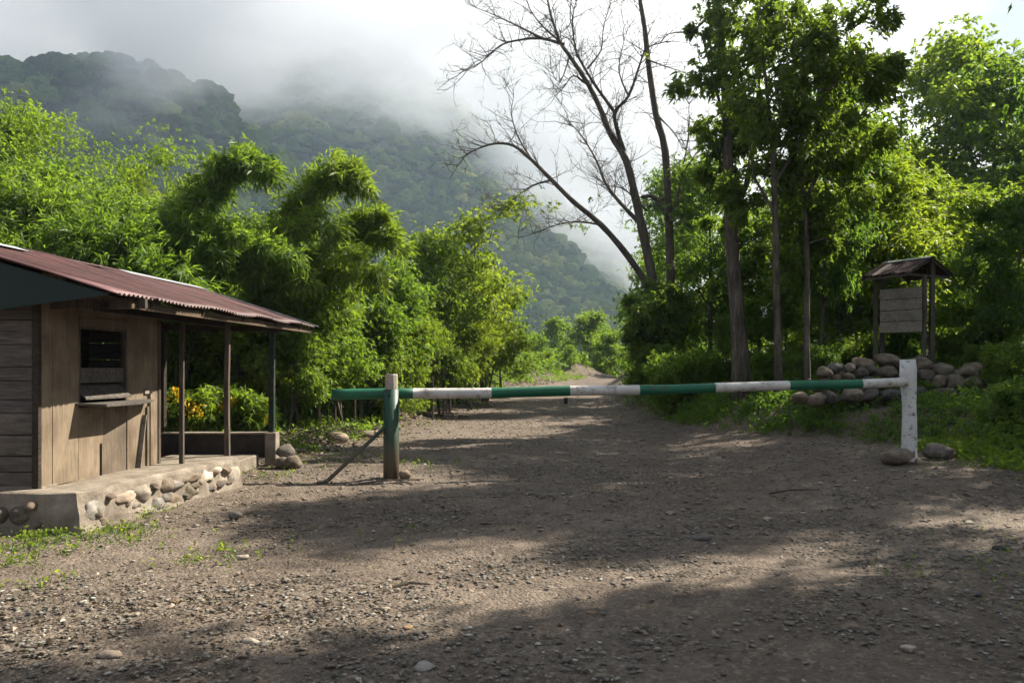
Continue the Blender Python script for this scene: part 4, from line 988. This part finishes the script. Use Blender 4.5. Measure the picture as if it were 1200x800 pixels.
for px, d, top, key, lb in [(795, 25, 412, 'shrubB', 'dense dark shrub on the bank beside the bend of the track'), (822, 26.5, 414, 'shrubB', 'dark shrub left of the big trunk'), (905, 24, 412, 'shrubB', 'shrub between the big trunk and the thin trunk'), (940, 22.5, 416, 'shrubB', 'shrub right of the thin dark trunk'), (972, 21.5, 404, 'shrubB', 'shrub just left of the boulder pile'), (1010, 21.9, 392, 'shrubB', 'shrub behind the left posts of the notice board'), (1060, 22.2, 375, 'shrubB', 'shrub under the notice board planks'), (1112, 21.2, 390, 'shrubB', 'dark bush behind the right end of the boulder pile'), (1150, 19.2, 405, 'shrubB', 'shrub right of the boulder pile'), (1185, 17.5, 400, 'shrubB', 'shrub near the right edge above the weeds'), (850, 28, 370, 'midA', 'sapling behind the big trunk'), (880, 27, 350, 'midA', 'leafy sapling between the two trunks'), (920, 27, 340, 'midA', 'leafy sapling right of the thin trunk'), (800, 30, 340, 'midA', 'leafy sapling right of the dead tree'), (765, 29, 402, 'shrubB', 'shrub at the foot of the dead tree'), (1192, 14.2, 450, 'shrubB', 'leafy bush at the right edge of the clearing')]:
    x = (px-600)/F*d; hgt = max(.7, W(px, top, d).z-gz(x, d)); plant(key, 'shrub' if key != 'midA' else 'sapling', x, d, hgt, lb, 'shrub' if key != 'midA' else 'sapling', US, wide=.95 if key != 'midA' else .9)
FT = 'far trees where the track disappears'
place([
 ('farA', 'far_tree', 628, 66, 392, 'small dark tree right of the slender pale trees, in the distance', 'tree', 1.2),
 ('farA', 'far_tree', 652, 74, 375, 'distant round tree at the left of the far thicket', 'tree', 1.2),
 ('farB', 'far_tree', 690, 70, 368, 'tallest pale tree in the far thicket', 'tree', 1.2),
 ('farB', 'far_tree', 715, 62, 388, 'bright far tree left of the dead tree', 'tree', 1.2),
 ('farA', 'far_tree', 742, 66, 392, 'far tree touching the left side of the dead tree', 'tree', 1.2),
 ('farA', 'far_tree', 668, 58, 405, 'low far tree above the earth bank', 'tree', 1.2),
 ('farB', 'far_tree', 640, 56, 412, 'low bright bush above the left heap of earth', 'tree', 1.3),
 ('farA', 'far_tree', 790, 60, 350, 'far tree seen between the trunks of the dead tree', 'tree', 1.3),
 ('farB', 'far_tree', 605, 60, 395, 'far bright tree partly behind the slender trees', 'tree', 1.2),
 ('farB', 'far_tree', 775, 52, 395, 'low far tree behind the foot of the dead tree', 'tree', 1.2),
 ('farA', 'far_tree', 700, 84, 380, 'furthest dark tree in the middle of the thicket', 'tree', 1.3),
 ('farA', 'far_tree', 850, 62, 330, 'far tree behind the big trunk', 'tree', 1.3),
 ('farA', 'far_tree', 930, 60, 300, 'far tree behind the thin trunk', 'tree', 1.3),
 ('farA', 'far_tree', 1010, 58, 240, 'far tree behind the sunlit tree', 'tree', 1.3),
 ('farA', 'far_tree', 480, 60, 360, 'far tree behind the young trees on the left', 'tree', 1.4),
], FT)
# big trunk and thin trunk (crowns run out of the top of the picture)
def custom_tree(name, pix, d, radii, label, crown_parts, mat='dark', bark='bark', forks=(), leafL=.195):
    p0 = W(pix[0][0], pix[0][1], d); g = gz(p0.x, d); root = empty(name, (p0.x, d, g), label, 'tree', RT)
    b = MB(); pts = [Vector((p0.x, d, g-.3))]+[W(x, y, d) for x, y in pix]; b.tube(pts, [radii[0]*1.1]+[r_*.74 for r_ in radii], 12, wob=.07)
    for fk in forks:
        q = [W(x, y, d+dy) for x, y, dy in fk[0]]; b.tube(q, [r_*.9 for r_ in fk[1]], 7, cap=False)
        for a, c in zip(q[2:], q[3:]):
            for _ in range(2):
                m_ = a.lerp(c, random.random()); e = m_+Vector((random.uniform(-1, 1), random.uniform(-.8, .8), random.uniform(-.1, .8)))*1.1
                b.tube([m_, m_.lerp(e, .5)+Vector((0, 0, .05)), e], [.03, .02, .006], 4, cap=False)
    o = b.build('trunk', M[bark], root, smooth=True)
    C, D, T = [], [], []
    for (px, py, rpx, dy, n) in crown_parts:
        n = int(n*1.05)
        c = np.array(W(px, py, d+dy)); r = rpx/F*d
        q = rng.randn(n, 3); q = unit(q)*(.35+.65*rng.rand(n, 1)**.5)*np.array([1, 1, .75])*r
        sub = rng.randint(0, max(2, n//26), n); sc = rng.randn(n//26+2, 3); sc = unit(sc)*(.3+.7*rng.rand(len(sc), 1)**.5)*np.array([1, 1, .7])*r
        pos = c+sc[sub]+rng.randn(n, 3)*r*.17; C.append(pos); D.append(unit(pos-c+np.array([0, 0, r*.3]))); T.append(np.clip(rng.rand(len(sc))[sub]*.6+rng.rand(n)*.35, 0, .95))
        for s in sc[:min(len(sc), 14)]:
            pass
    C = np.concatenate(C)-np.array(root.location); D = np.concatenate(D); T = np.concatenate(T)
    lv = whorls(C, D, 9, leafL, leafL*.36, .75, .32, T, .03); me = leaf_mesh('crown', [lv], [M[mat]]); link('crown', me, root)
    return root
custom_tree('tall_tree', [(868, 415), (862, 340), (857, 270), (853, 200), (852, 130), (846, 60), (838, -20), (836, -120)], 22.0, [.30, .25, .22, .20, .17, .15, .12, .05],
 'tallest tree on the right bank with a thick mottled trunk', [(862, 20, 52, 0, 420), (838, 95, 42, -.4, 330), (843, 160, 40, .3, 320), (838, 210, 24, .5, 130), (880, 150, 34, .8, 240), (866, -70, 70, 0, 300), (820, 30, 16, 0, 40), (846, 250, 24, .6, 110), (875, 300, 26, 1, 120), (850, 330, 24, 1.2, 90)],
 forks=[([(856, 260, 0), (875, 215, .2), (884, 160, .4), (890, 90, .6), (905, 20, .6)], [.11, .09, .07, .05, .03]), ([(851, 150, 0), (838, 100, -.2), (822, 40, -.3), (800, 35, -.3)], [.06, .04, .025, .01])])
custom_tree('forked_tree', [(912, 415), (910, 340), (909, 270), (907, 210), (903, 150), (896, 80), (886, 0), (880, -70)], 20.0, [.12, .105, .10, .095, .07, .05, .04, .02],
 'dark thin trunked tree with a broad drooping crown right of the tallest tree', [(935, 60, 66, 0, 520), (980, 100, 58, .3, 420), (905, 130, 52, -.3, 380), (1020, 75, 34, .2, 170), (1035, 110, 24, 0, 90), (960, 165, 50, .4, 320), (1000, 30, 40, 0, 170), (905, 200, 42, .5, 200), (985, 215, 44, .8, 200), (940, 255, 46, .8, 220), (880, 230, 36, -.3, 160), (975, 275, 40, .6, 150), (1010, 160, 40, .6, 180), (925, 310, 34, .9, 110), (900, 20, 40, 0, 200)],
 forks=[([(908, 215, 0), (930, 180, .1), (950, 130, .2), (985, 90, .3), (1025, 70, .3)], [.06, .05, .04, .025, .012]), ([(908, 250, 0), (885, 210, -.2), (878, 170, -.3), (872, 110, -.3)], [.05, .035, .025, .01]), ([(947, 474, .4), (945, 400, .4), (946, 330, .4), (944, 235, .4), (965, 190, .5), (1000, 145, .6), (1030, 110, .6)], [.10, .085, .075, .065, .05, .035, .015]), ([(944, 235, .4), (930, 190, .3), (940, 120, .2), (945, 60, .2)], [.05, .04, .03, .015])])
# trees right of and behind the viewer that throw the bands of shade over the clearing
OFFT = [('broadA', 11.0, 9.4, 17.5, .52), ('umbrella', 12.6, 11.0, 16.5, .42), ('broadA', 14.8, 18.5, 16.5, .56), ('broadA', 14.0, 15.2, 12.8, .62), ('broadA', 17.4, 23.0, 17, .6), ('midB', 10.4, 3.6, 8.0, .9)]
for i, (key, x, y, h, w) in enumerate(OFFT):
    plant(key, 'broadleaf_tree', x, y, h, f'{ORD[i]} dark tree of the row right of the clearing, outside the picture', 'tree', 'trees outside the picture on the right', wide=w)

# ---- dead tree from limb paths
dead = empty('dead_tree', (W(778, 405, 30).x, 30, gz(W(778, 405, 30).x, 30)), 'bare leafless tree with two tall stems and fine twigs beside the track', 'tree')
def Z4(x, y, dy=0): return W(500+x/1.86, y/1.86, 30+dy)
LIMB = [
 ([(515, 800), (512, 765), (500, 650), (470, 500), (455, 430), (435, 350), (400, 290), (380, 240), (350, 180), (310, 120), (290, 90), (270, 30), (262, -10)], .27, .035, 0),
 ([(430, 330), (416, 285), (410, 245), (440, 210), (465, 140), (480, 105), (520, 92)], .11, .02, -.6),
 ([(410, 245), (370, 190), (345, 150), (325, 110), (318, 40), (330, -10)], .08, .018, -.9),
 ([(540, 800), (538, 750), (533, 640), (528, 480), (520, 330), (500, 250), (485, 150), (475, 60), (465, 0), (458, -60), (450, -140)], .25, .06, .5),
 ([(497, 645), (440, 560), (380, 490), (320, 440), (270, 390), (230, 350), (190, 318), (150, 313), (110, 325), (80, 345), (50, 390)], .16, .012, -.5),
 ([(270, 393), (230, 405), (195, 430), (168, 458)], .06, .01, -.8),
 ([(458, 480), (420, 440), (390, 400), (370, 350), (340, 300), (310, 265)], .10, .015, .4),
 ([(350, 185), (320, 165), (300, 190), (280, 210)], .05, .01, .5),
 ([(300, 98), (250, 84), (200, 88), (160, 100), (120, 135), (80, 155)], .075, .012, .4),
 ([(252, 84), (200, 58), (150, 34), (90, 10)], .055, .01, .7),
 ([(290, 90), (255, 60), (225, 20), (210, -30)], .05, .012, -.4),
 ([(468, 430), (490, 428), (510, 450), (526, 480)], .07, .09, .3),
 ([(530, 480), (545, 440), (555, 380), (570, 300), (572, 200)], .09, .012, .8),
 ([(555, 380), (590, 330), (600, 290)], .04, .008, 1.2),
 ([(380, 490), (340, 484), (300, 486), (250, 502), (200, 520)], .055, .009, -.8),
 ([(505, 255), (540, 290), (560, 330)], .04, .01, .8),
 ([(480, 130), (520, 145), (570, 160)], .045, .01, .2),
 ([(230, 350), (200, 300), (185, 250), (190, 210)], .05, .008, -.4),
 ([(480, 460), (450, 430), (425, 410), (370, 402)], .05, .01, -.6),
 ([(312, 122), (290, 180), (270, 150)], .04, .008, .2),
 ([(350, 150), (380, 110), (385, 60), (400, 10)], .05, .01, .5),
 ([(440, 210), (420, 160), (425, 110), (440, 60)], .045, .009, -.3),
]
b = MB(); rd = random.Random(8); tw = 0
def twig(p, d, L, r, lev):
    global tw
    q = [p]; dd = d.copy(); n = 4
    for i in range(n):
        dd = (dd+Vector((rd.gauss(0, .22), rd.gauss(0, .22), rd.gauss(.06, .16)))).normalized(); q.append(q[-1]+dd*L/n)
    b.tube(q, [r*(1-.75*i/n) for i in range(n+1)], 4 if lev < 2 else 3, cap=False); tw += 1
    if lev < 3:
        for i in range(rd.randint(2, 4) if lev < 2 else 2):
            j = rd.randint(1, n); s = Vector((rd.gauss(0, .8), rd.gauss(0, .6), rd.gauss(.15, .6)))
            twig(q[j], (dd+s).normalized(), L*rd.uniform(.4, .65), max(.0075, r*.5), lev+1)
for pts, r0, r1, dy in LIMB:
    P = [Z4(x, y, dy*min(1, i/3.0)) for i, (x, y) in enumerate(pts)]
    # smooth the path
    Q = []
    for i in range(len(P)-1):
        p0 = P[max(i-1, 0)]; p1 = P[i]; p2 = P[i+1]; p3 = P[min(i+2, len(P)-1)]
        for t in (0, .33, .66): Q.append(.5*((2*p1)+(p2-p0)*t+(2*p0-5*p1+4*p2-p3)*t*t+(3*p1-p0-3*p2+p3)*t**3))
    Q.append(P[-1]); n = len(Q)
    b.tube(Q, [.88*(r0+(r1-r0)*(i/(n-1))**.8)*(1+.06*math.sin(i*2.3)) for i in range(n)], 9 if r0 > .1 else 6, cap=True)
    st = int(n*.38) if r0 > .14 else 2
    for i in range(st, n):
        for _ in range(3 if r0 < .14 else 2):
            if rd.random() < .8:
                tan = (Q[min(i+1, n-1)]-Q[max(i-1, 0)]).normalized(); s = Vector((rd.gauss(0, .9), rd.gauss(0, .7), rd.gauss(.35, .6)))
                twig(Q[i], (tan*.8+s).normalized(), rd.uniform(.55, 1.5), .020 if r0 > .06 else .014, 1)
print('twigs', tw)
b.build('limbs', M['deadbark'], dead, smooth=True)
# creeper round its foot
def blob_leaves(name, blobs, d, mat, L, Wd, per, parent=None, up=None, droop=.3):
    C, D, T = [], [], []
    for (px, py, rx, ry, dy, n) in blobs:
        c = np.array(W(px, py, d+dy)); s = d/F; k = max(2, n//18)
        sc = unit(rng.randn(k, 3))*(.35+.65*rng.rand(k, 1)**.5)*np.array([rx*s, rx*s, ry*s]); sub = rng.randint(0, k, n)
        pos = c+sc[sub]+rng.randn(n, 3)*min(rx, ry)*s*.2; C.append(pos); D.append(unit(pos-c+np.array([0, 0, .1]))); T.append(np.clip(rng.rand(k)[sub]*.6+rng.rand(n)*.35, 0, .95))
    C = np.concatenate(C); D = np.concatenate(D); T = np.concatenate(T)
    base = np.array(parent.location) if parent else 0
    return leaf_mesh(name, [whorls(C-base, D, per, L, Wd, .75, droop, T, .03, up)], [M[mat]])
me = blob_leaves('creeper', [(757, 375, 24, 26, -.6, 260), (775, 350, 16, 22, -.3, 160), (745, 352, 14, 12, -.4, 70), (770, 400, 22, 20, -.6, 180), (790, 420, 26, 16, -.8, 160), (742, 388, 12, 12, -.4, 70)], 30, 'dark', .26, .10, 7, dead)
link('creeper', me, dead)
for q in [(700, 232, 10, 8, 0, 7), (690, 270, 14, 6, 0, 8), (760, 60, 5, 12, .3, 8), (745, 235, 7, 14, 0, 8), (670, 262, 12, 4, -.5, 6)]:
    link('leafy_shoot', blob_leaves('leafy_shoot', [q], 30, 'bright', .14, .06, 4, dead), dead)

# ---- flowering bushes behind the porch
for i, (px, d, rx, ry, py, lb) in enumerate([(205, 14.5, 18, 22, 474, 'yellow flowering bush seen at the left of the porch opening'), (240, 14.3, 24, 26, 474, 'largest yellow flowering bush, behind the first thin porch post'), (282, 14.6, 22, 22, 476, 'yellow flowering bush behind the second porch post'), (305, 14.9, 12, 18, 482, 'small flowering bush left of the green porch post')]):
    p = W(px, 500, d); root = empty('flowering_bush', (p.x, d, gz(p.x, d)), lb, 'bush', 'flowering bushes behind the porch')
    link('leaves', blob_leaves('leaves', [(px, py+6, rx, ry, 0, 300), (px, py+30, rx, 26, 0, 160)], d, 'bright', .17, .045, 5, root), root)
    tag(link('flowers', blob_leaves('flowers', [(px, py-4, rx, ry*.9, -.15, 46)], d, 'flower', .06, .036, 4, root), root), kind='stuff')
    b = MB()
    for k in range(6):
        a = random.uniform(0, 6.28); b.tube([(0, 0, 0), (math.cos(a)*.12, math.sin(a)*.12, .5), (math.cos(a)*.3, math.sin(a)*.3, 1.1)], [.014, .011, .006], 4, cap=False)
    o = b.build('stems', M['bark']); o.parent = root

# ------------------------------------------------------------------ ground cover
def blades(n, xs, ys, h, w, name, mat, label, cat='grass', lean=.5, seg=1):
    z = groundz(xs, ys); C = np.stack([xs, ys, z-.01], -1); D = unit(rng.randn(n, 3)*lean+np.array([0, 0, 1.0]))
    lv = leaf_arrays(C, D, h, w, np.clip(rng.rand(n), 0, 1), .22, .05); o = link(name, leaf_mesh(name, [lv], [M[mat]])); return tag(o, label, cat, kind='stuff')
def region(n, f, box, prob=True):
    x0, x1, y0, y1 = box; out = []
    xs = x0+(x1-x0)*rng.rand(n*4); ys = y0+(y1-y0)*rng.rand(n*4); p = f(xs, ys); k = rng.rand(len(xs)) < p; xs, ys = xs[k][:n], ys[k][:n]; return xs, ys
patch = lambda x, y, s=1.1: sstep((vnoise(x*s+40, y*s)+.12)*4)
# grass and herbs on the right bank
xs, ys = region(42000, lambda x, y: sstep((bank_t(x, y)+.1)/.9)*(.15+.85*patch(x, y))*sstep((30-y)/8+.4), (3.5, 18, 8, 40)); 
blades(len(xs), xs, ys, (.12+.22*rng.rand(len(xs)))*(.55+.45*sstep((ys-17.5)/1.5)), .02, 'bank_grass', 'grass', 'green grass and herbs covering the right bank')
def herbs(xs, ys, name, mat, label, L=.10, Wd=.05, per=5, hmax=.3, cat='weeds'):
    n = len(xs); z = groundz(xs, ys)+rng.rand(n)*hmax; C = np.stack([xs, ys, z], -1); D = unit(rng.randn(n, 3)*.5+np.array([0, 0, .8]))
    pt = np.clip(vnoise(xs*2, ys*2)+.5, 0, 1)*.5+rng.rand(n)*.4
    o = link(name, leaf_mesh(name, [whorls(C, D, per, L, Wd, .8, .3, pt, .03)], [M[mat]])); return tag(o, label, cat, kind='stuff')
xs, ys = region(11000, lambda x, y: sstep((bank_t(x, y)+.1)/.9)*(.15+.85*patch(x+7, y, .8)), (3.5, 17, 8, 36))
herbs(xs, ys, 'bank_weeds', 'midleaf', 'low broad leaved weeds on the right bank', .12, .055, 6, .38)
xs, ys = region(2600, lambda x, y: sstep((bank_t(x, y)+.2)/.8)*(.05+.95*patch(x+3, y, 1.4)), (3.6, 10.5, 15.2, 24))
herbs(xs, ys, 'bank_foot_weeds', 'midleaf', 'weeds and creeping grass along the foot of the right bank', .12, .045, 6, .16)
# weeds by the white post, right edge
xs, ys = region(5200, lambda x, y: sstep((x-6.7-.15*(y-12)*0-np.abs(y-12.9)*.22)/.7)*sstep((y-10.4)/1.3)*(.3+.7*patch(x, y, 1.6)), (6.3, 10.5, 10.4, 15))
herbs(xs, ys, 'clearing_weeds', 'midleaf', 'lush weeds at the right edge of the clearing beside the white log', .11, .06, 6, .10+.40*sstep((xs-7.4)/2.2))
xs, ys = region(1400, lambda x, y: sstep((x-8.2)/1.5), (7.8, 11.5, 11.6, 14.6))
herbs(xs, ys, 'tall_weeds', 'midleaf', 'taller weeds behind the rocks at the right edge', .13, .06, 6, .85)
# left verge
xs, ys = region(30000, lambda x, y: sstep((left_t(x, y)+.3)/1.0)*sstep((y-14.2)/2)*(.2+.8*patch(x+3, y)), (-14, 6, 14.5, 60))
blades(len(xs), xs, ys, .18+.3*rng.rand(len(xs)), .022, 'verge_grass', 'grass', 'sunlit grass along the left verge behind the hut')
xs, ys = region(12000, lambda x, y: sstep((left_t(x, y)-.6)/1.4)*sstep((y-15)/2)*(.3+.7*patch(x+13, y, .7)), (-14, 2, 15, 42))
herbs(xs, ys, 'verge_weeds', 'bright', 'waist high bright undergrowth below the trees on the left', .16, .045, 6, .8)
xs, ys = region(5000, lambda x, y: sstep((left_t(x, y)-.3)/2)*.8+sstep((bank_t(x, y)-.3)/1)*.6, (-6, 16, 42, 72))
herbs(xs, ys, 'far_scrub', 'bright', 'pale scrub along the far bend of the track', .34, .12, 5, .9)
xs, ys = region(5200, lambda x, y: sstep((left_t(x, y)+.9)/.8)*sstep((1.8-left_t(x, y))/1)*(.04+.96*patch(x+23, y, 1.3)), (-6, 6, 15, 56))
herbs(xs, ys, 'edge_weeds', 'bright', 'patchy weeds along the left edge of the track beyond the barrier', .13, .045, 6, .28)
# sparse tufts at the platform foot and on the open ground
tx, ty = [], []
for px, py, n, s in [(20, 638, 260, .35), (60, 632, 160, .3), (110, 630, 120, .25), (130, 618, 90, .2), (170, 598, 120, .12), (160, 604, 70, .12), (255, 655, 90, .22), (150, 632, 80, .25), (500, 545, 60, .3), (490, 500, 120, .6), (350, 545, 120, .5), (360, 520, 160, .8), (430, 540, 60, .4), (40, 690, 40, .25), (10, 660, 60, .2), (1130, 690, 40, .4), (980, 515, 120, .7), (900, 510, 120, .6), (760, 490, 160, .7), (1000, 490, 160, .8), (620, 470, 200, 1.2), (480, 480, 200, 1.0), (1150, 560, 160, .6), (325, 560, 50, .2), (1180, 640, 20, .3), (400, 640, 14, .4)]:
    d = H*F/(py-HY); x = (px-600)/F*d; tx.append(x+rng.randn(n)*s); ty.append(d+rng.randn(n)*s*1.2)
tx = np.concatenate(tx); ty = np.concatenate(ty); k = ~((tx < -4.2) & (ty > 7.9) & (ty < 11.3)); tx, ty = tx[k], ty[k]
blades(len(tx), tx, ty, .05+.08*rng.rand(len(tx)), .010, 'track_grass', 'grass', 'sparse tufts of grass growing in the gravel', lean=.8)
herbs(tx[::4], ty[::4], 'track_weeds', 'bright', 'tiny weeds sprouting in the gravel and at the platform foot', .05, .025, 5, .07)

# gravel: loose chips on the track
def chips(n, name, mat, label, cat, smin, smax, flat, f, box, litter=False):
    xs, ys = region(n, f, box); n = len(xs); s = smin+(smax-smin)*rng.rand(n)**2.2
    z = groundz(xs, ys)
    if litter:
        D = unit(np.stack([rng.randn(n), rng.randn(n), rng.randn(n)*.16], -1)); C = np.stack([xs, ys, z+.012+rng.rand(n)*.012], -1)
        lv = leaf_arrays(C, D, s*2.2, s*1.1, rng.rand(n), .1*rng.randn(n), .25*rng.randn(n)[:, None] if False else .3, up=(0, 0, 1.6)); me = leaf_mesh(name, [lv], [M[mat]])
        return tag(link(name, me), label, cat, kind='stuff')
    base = np.array([(1, 0, 0), (-1, 0, 0), (0, 1, 0), (0, -1, 0), (0, 0, 1), (0, 0, -1)], float); fc = np.array([(0, 2, 4), (2, 1, 4), (1, 3, 4), (3, 0, 4), (2, 0, 5), (1, 2, 5), (3, 1, 5), (0, 3, 5)])
    V = base[None]*(.7+.6*rng.rand(n, 6, 1))+rng.randn(n, 6, 3)*.16; V[:, :, 2] *= flat; a = rng.rand(n)*6.28; c, sn = np.cos(a)[:, None], np.sin(a)[:, None]
    V[:, :, 0] *= 1.2; X = V[:, :, 0]*c-V[:, :, 1]*sn; Y = V[:, :, 0]*sn+V[:, :, 1]*c
    V = np.stack([X, Y, V[:, :, 2]], -1)*s[:, None, None]+np.stack([xs, ys, z+s*flat*.25+.008], -1)[:, None]
    FF = (fc[None]+(np.arange(n)*6)[:, None, None]).reshape(-1); tone = np.repeat(rng.rand(n)**1.5, 6)
    me = mesh_np(name, V.reshape(-1, 3), FF, np.full(n*8, 3), M[mat], False, {'tone': ('POINT', tone)})
    return tag(link(name, me), label, cat, kind='stuff')
road = lambda x, y: (1-sstep((bank_t(x, y)+.2)/.8))*(1-sstep((left_t(x, y)-.2)/1.5)*sstep((y-13)/2))*(1-(((x < -4.1+.17*(y-8)) & (y > 7.8) & (y < 11.4)).astype(float)))
nearw = lambda x, y: (.10+.90*sstep((vnoise(x*.9+5, y*.9)+vnoise(x*2.3, y*2.3)*.5+.2)*2.6))*road(x, y)*np.clip(5.2/np.maximum(y, 1), 0, 1)**1.3*(np.abs(x) < y*.72+.4)
chips(26000, 'gravel', 'chip', 'small angular gravel strewn over the track', 'gravel', .005, .026, .28, nearw, (-9, 9, 3.4, 13))
chips(9000, 'coarse_gravel', 'chip', 'coarser gravel further along the track', 'gravel', .012, .045, .28, lambda x, y: road(x, y), (-5, 10, 8, 34))
leftw = lambda x, y: nearw(x, y)*(.25+.75*sstep((1.0-x)/4))
chips(20000, 'leaf_litter', 'litter', 'curled dead leaves and bark chips littering the gravel', 'leaf litter', .009, .030, .4, leftw, (-9, 7, 3.4, 12), True)
chips(13000, 'verge_litter', 'litter', 'dry leaves and debris along the verge beyond the hut', 'leaf litter', .03, .10, .4, lambda x, y: sstep((left_t(x, y)+1.3)/1)*sstep((2.6-left_t(x, y))/2)*sstep((y-13.5)/2), (-9, 6, 13.5, 50), True)

# ---- brushwood heaps on the left verge
for i, (px, py, d, n, s, lb) in enumerate([(365, 492, 17.5, 90, .75, 'heap of dry sticks and leaves on the verge right of the porch'), (400, 486, 19, 60, .7, 'smaller brush heap below the free end of the barrier'), (600, 438, 37, 40, 1.1, 'tangle of dead branches beside the far left verge'), (520, 0, 25, 60, .8, 'low heap of cut twigs right of the green gate post'), (560, 0, 31, 50, 1.0, 'pile of cut branches below the slender pale tree')]):
    x = (px-600)/F*d; g = gz(x, d); b = MB()
    for k in range(n):
        a = random.uniform(0, 3.14); L = random.uniform(.25, .8)*s; c = Vector((x+random.gauss(0, s*.42), d+random.gauss(0, s*.28), 0)); c.z = gz(c.x, c.y)+.03+random.random()*.32*math.exp(-((c.x-x)/s)**2)
        v = Vector((math.cos(a), math.sin(a)*.6, random.uniform(-.25, .35)))*L/2; b.tube([c-v, c+Vector((0, 0, .02)), c+v], [.012, .011, .005], 4, cap=False)
    o = b.build('brush_pile', M['post_wood']); recentre(o); tag(o, lb, 'brushwood')
for i, (px, d, hx, hz, lb) in enumerate([(395, 18.2, .26, .17, 'dark mossy rock in the brush heap below the barrier end'), (372, 17.9, .2, .11, 'dark rock at the left of the brush heap'), (430, 19.6, .2, .1, 'low rock between the brush heap and the gate post')]):
    rest('rock', px, 0, d, hx, .25, hz, 80+i, lb, sink=.4)
# thin tree stems on the left verge, modelled as bare poles
for i, (px, top, d) in enumerate([(415, 452, 21), (507, 440, 24.5), (519, 432, 25.5), (527, 425, 27), (392, 462, 20.5)]):
    x = (px-600)/F*d; b = MB(); zt = W(px, top, d).z; g = gz(x, d); b.tube([(x, d, g-.2), (x+.02, d, (g+zt)/2), (x+random.uniform(-.04, .04), d, max(zt, g+.9))], [.04, .036, .03], 6)
    o = b.build('tree_stem', M['post_wood']); recentre(o); tag(o, f'{ORD[i]} thin tree stem of the row under the left trees, ' + ['left of the green gate post', 'right of the gate post', 'thin and taller', 'near the slender trees', 'behind the barrier end'][i], 'stem', 'thin stems under the left trees')
for nm, a, c, r, lb in [('branch', (3.3, 10.2), (4.0, 10.35), .012, 'short dry stick lying in the gravel right of centre'), ('branch', (-2.2, 11.4), (-1.3, 11.75), .012, 'long thin stick lying at the foot of the green gate post'), ('branch', (-.9, 6.0), (-.62, 6.05), .012, 'short dark twig lying on the sunny gravel')]:
    b = MB(); p = Vector((*a, gz(*a)+.02)); q = Vector((*c, gz(*c)+.025)); b.tube([p, p.lerp(q, .4)+Vector((.01, .03, .015)), q], [r, r, r*.5], 5); o = b.build(nm, M['post_wood']); recentre(o); tag(o, lb, 'stick')
print('OBJECTS', len(bpy.data.objects))
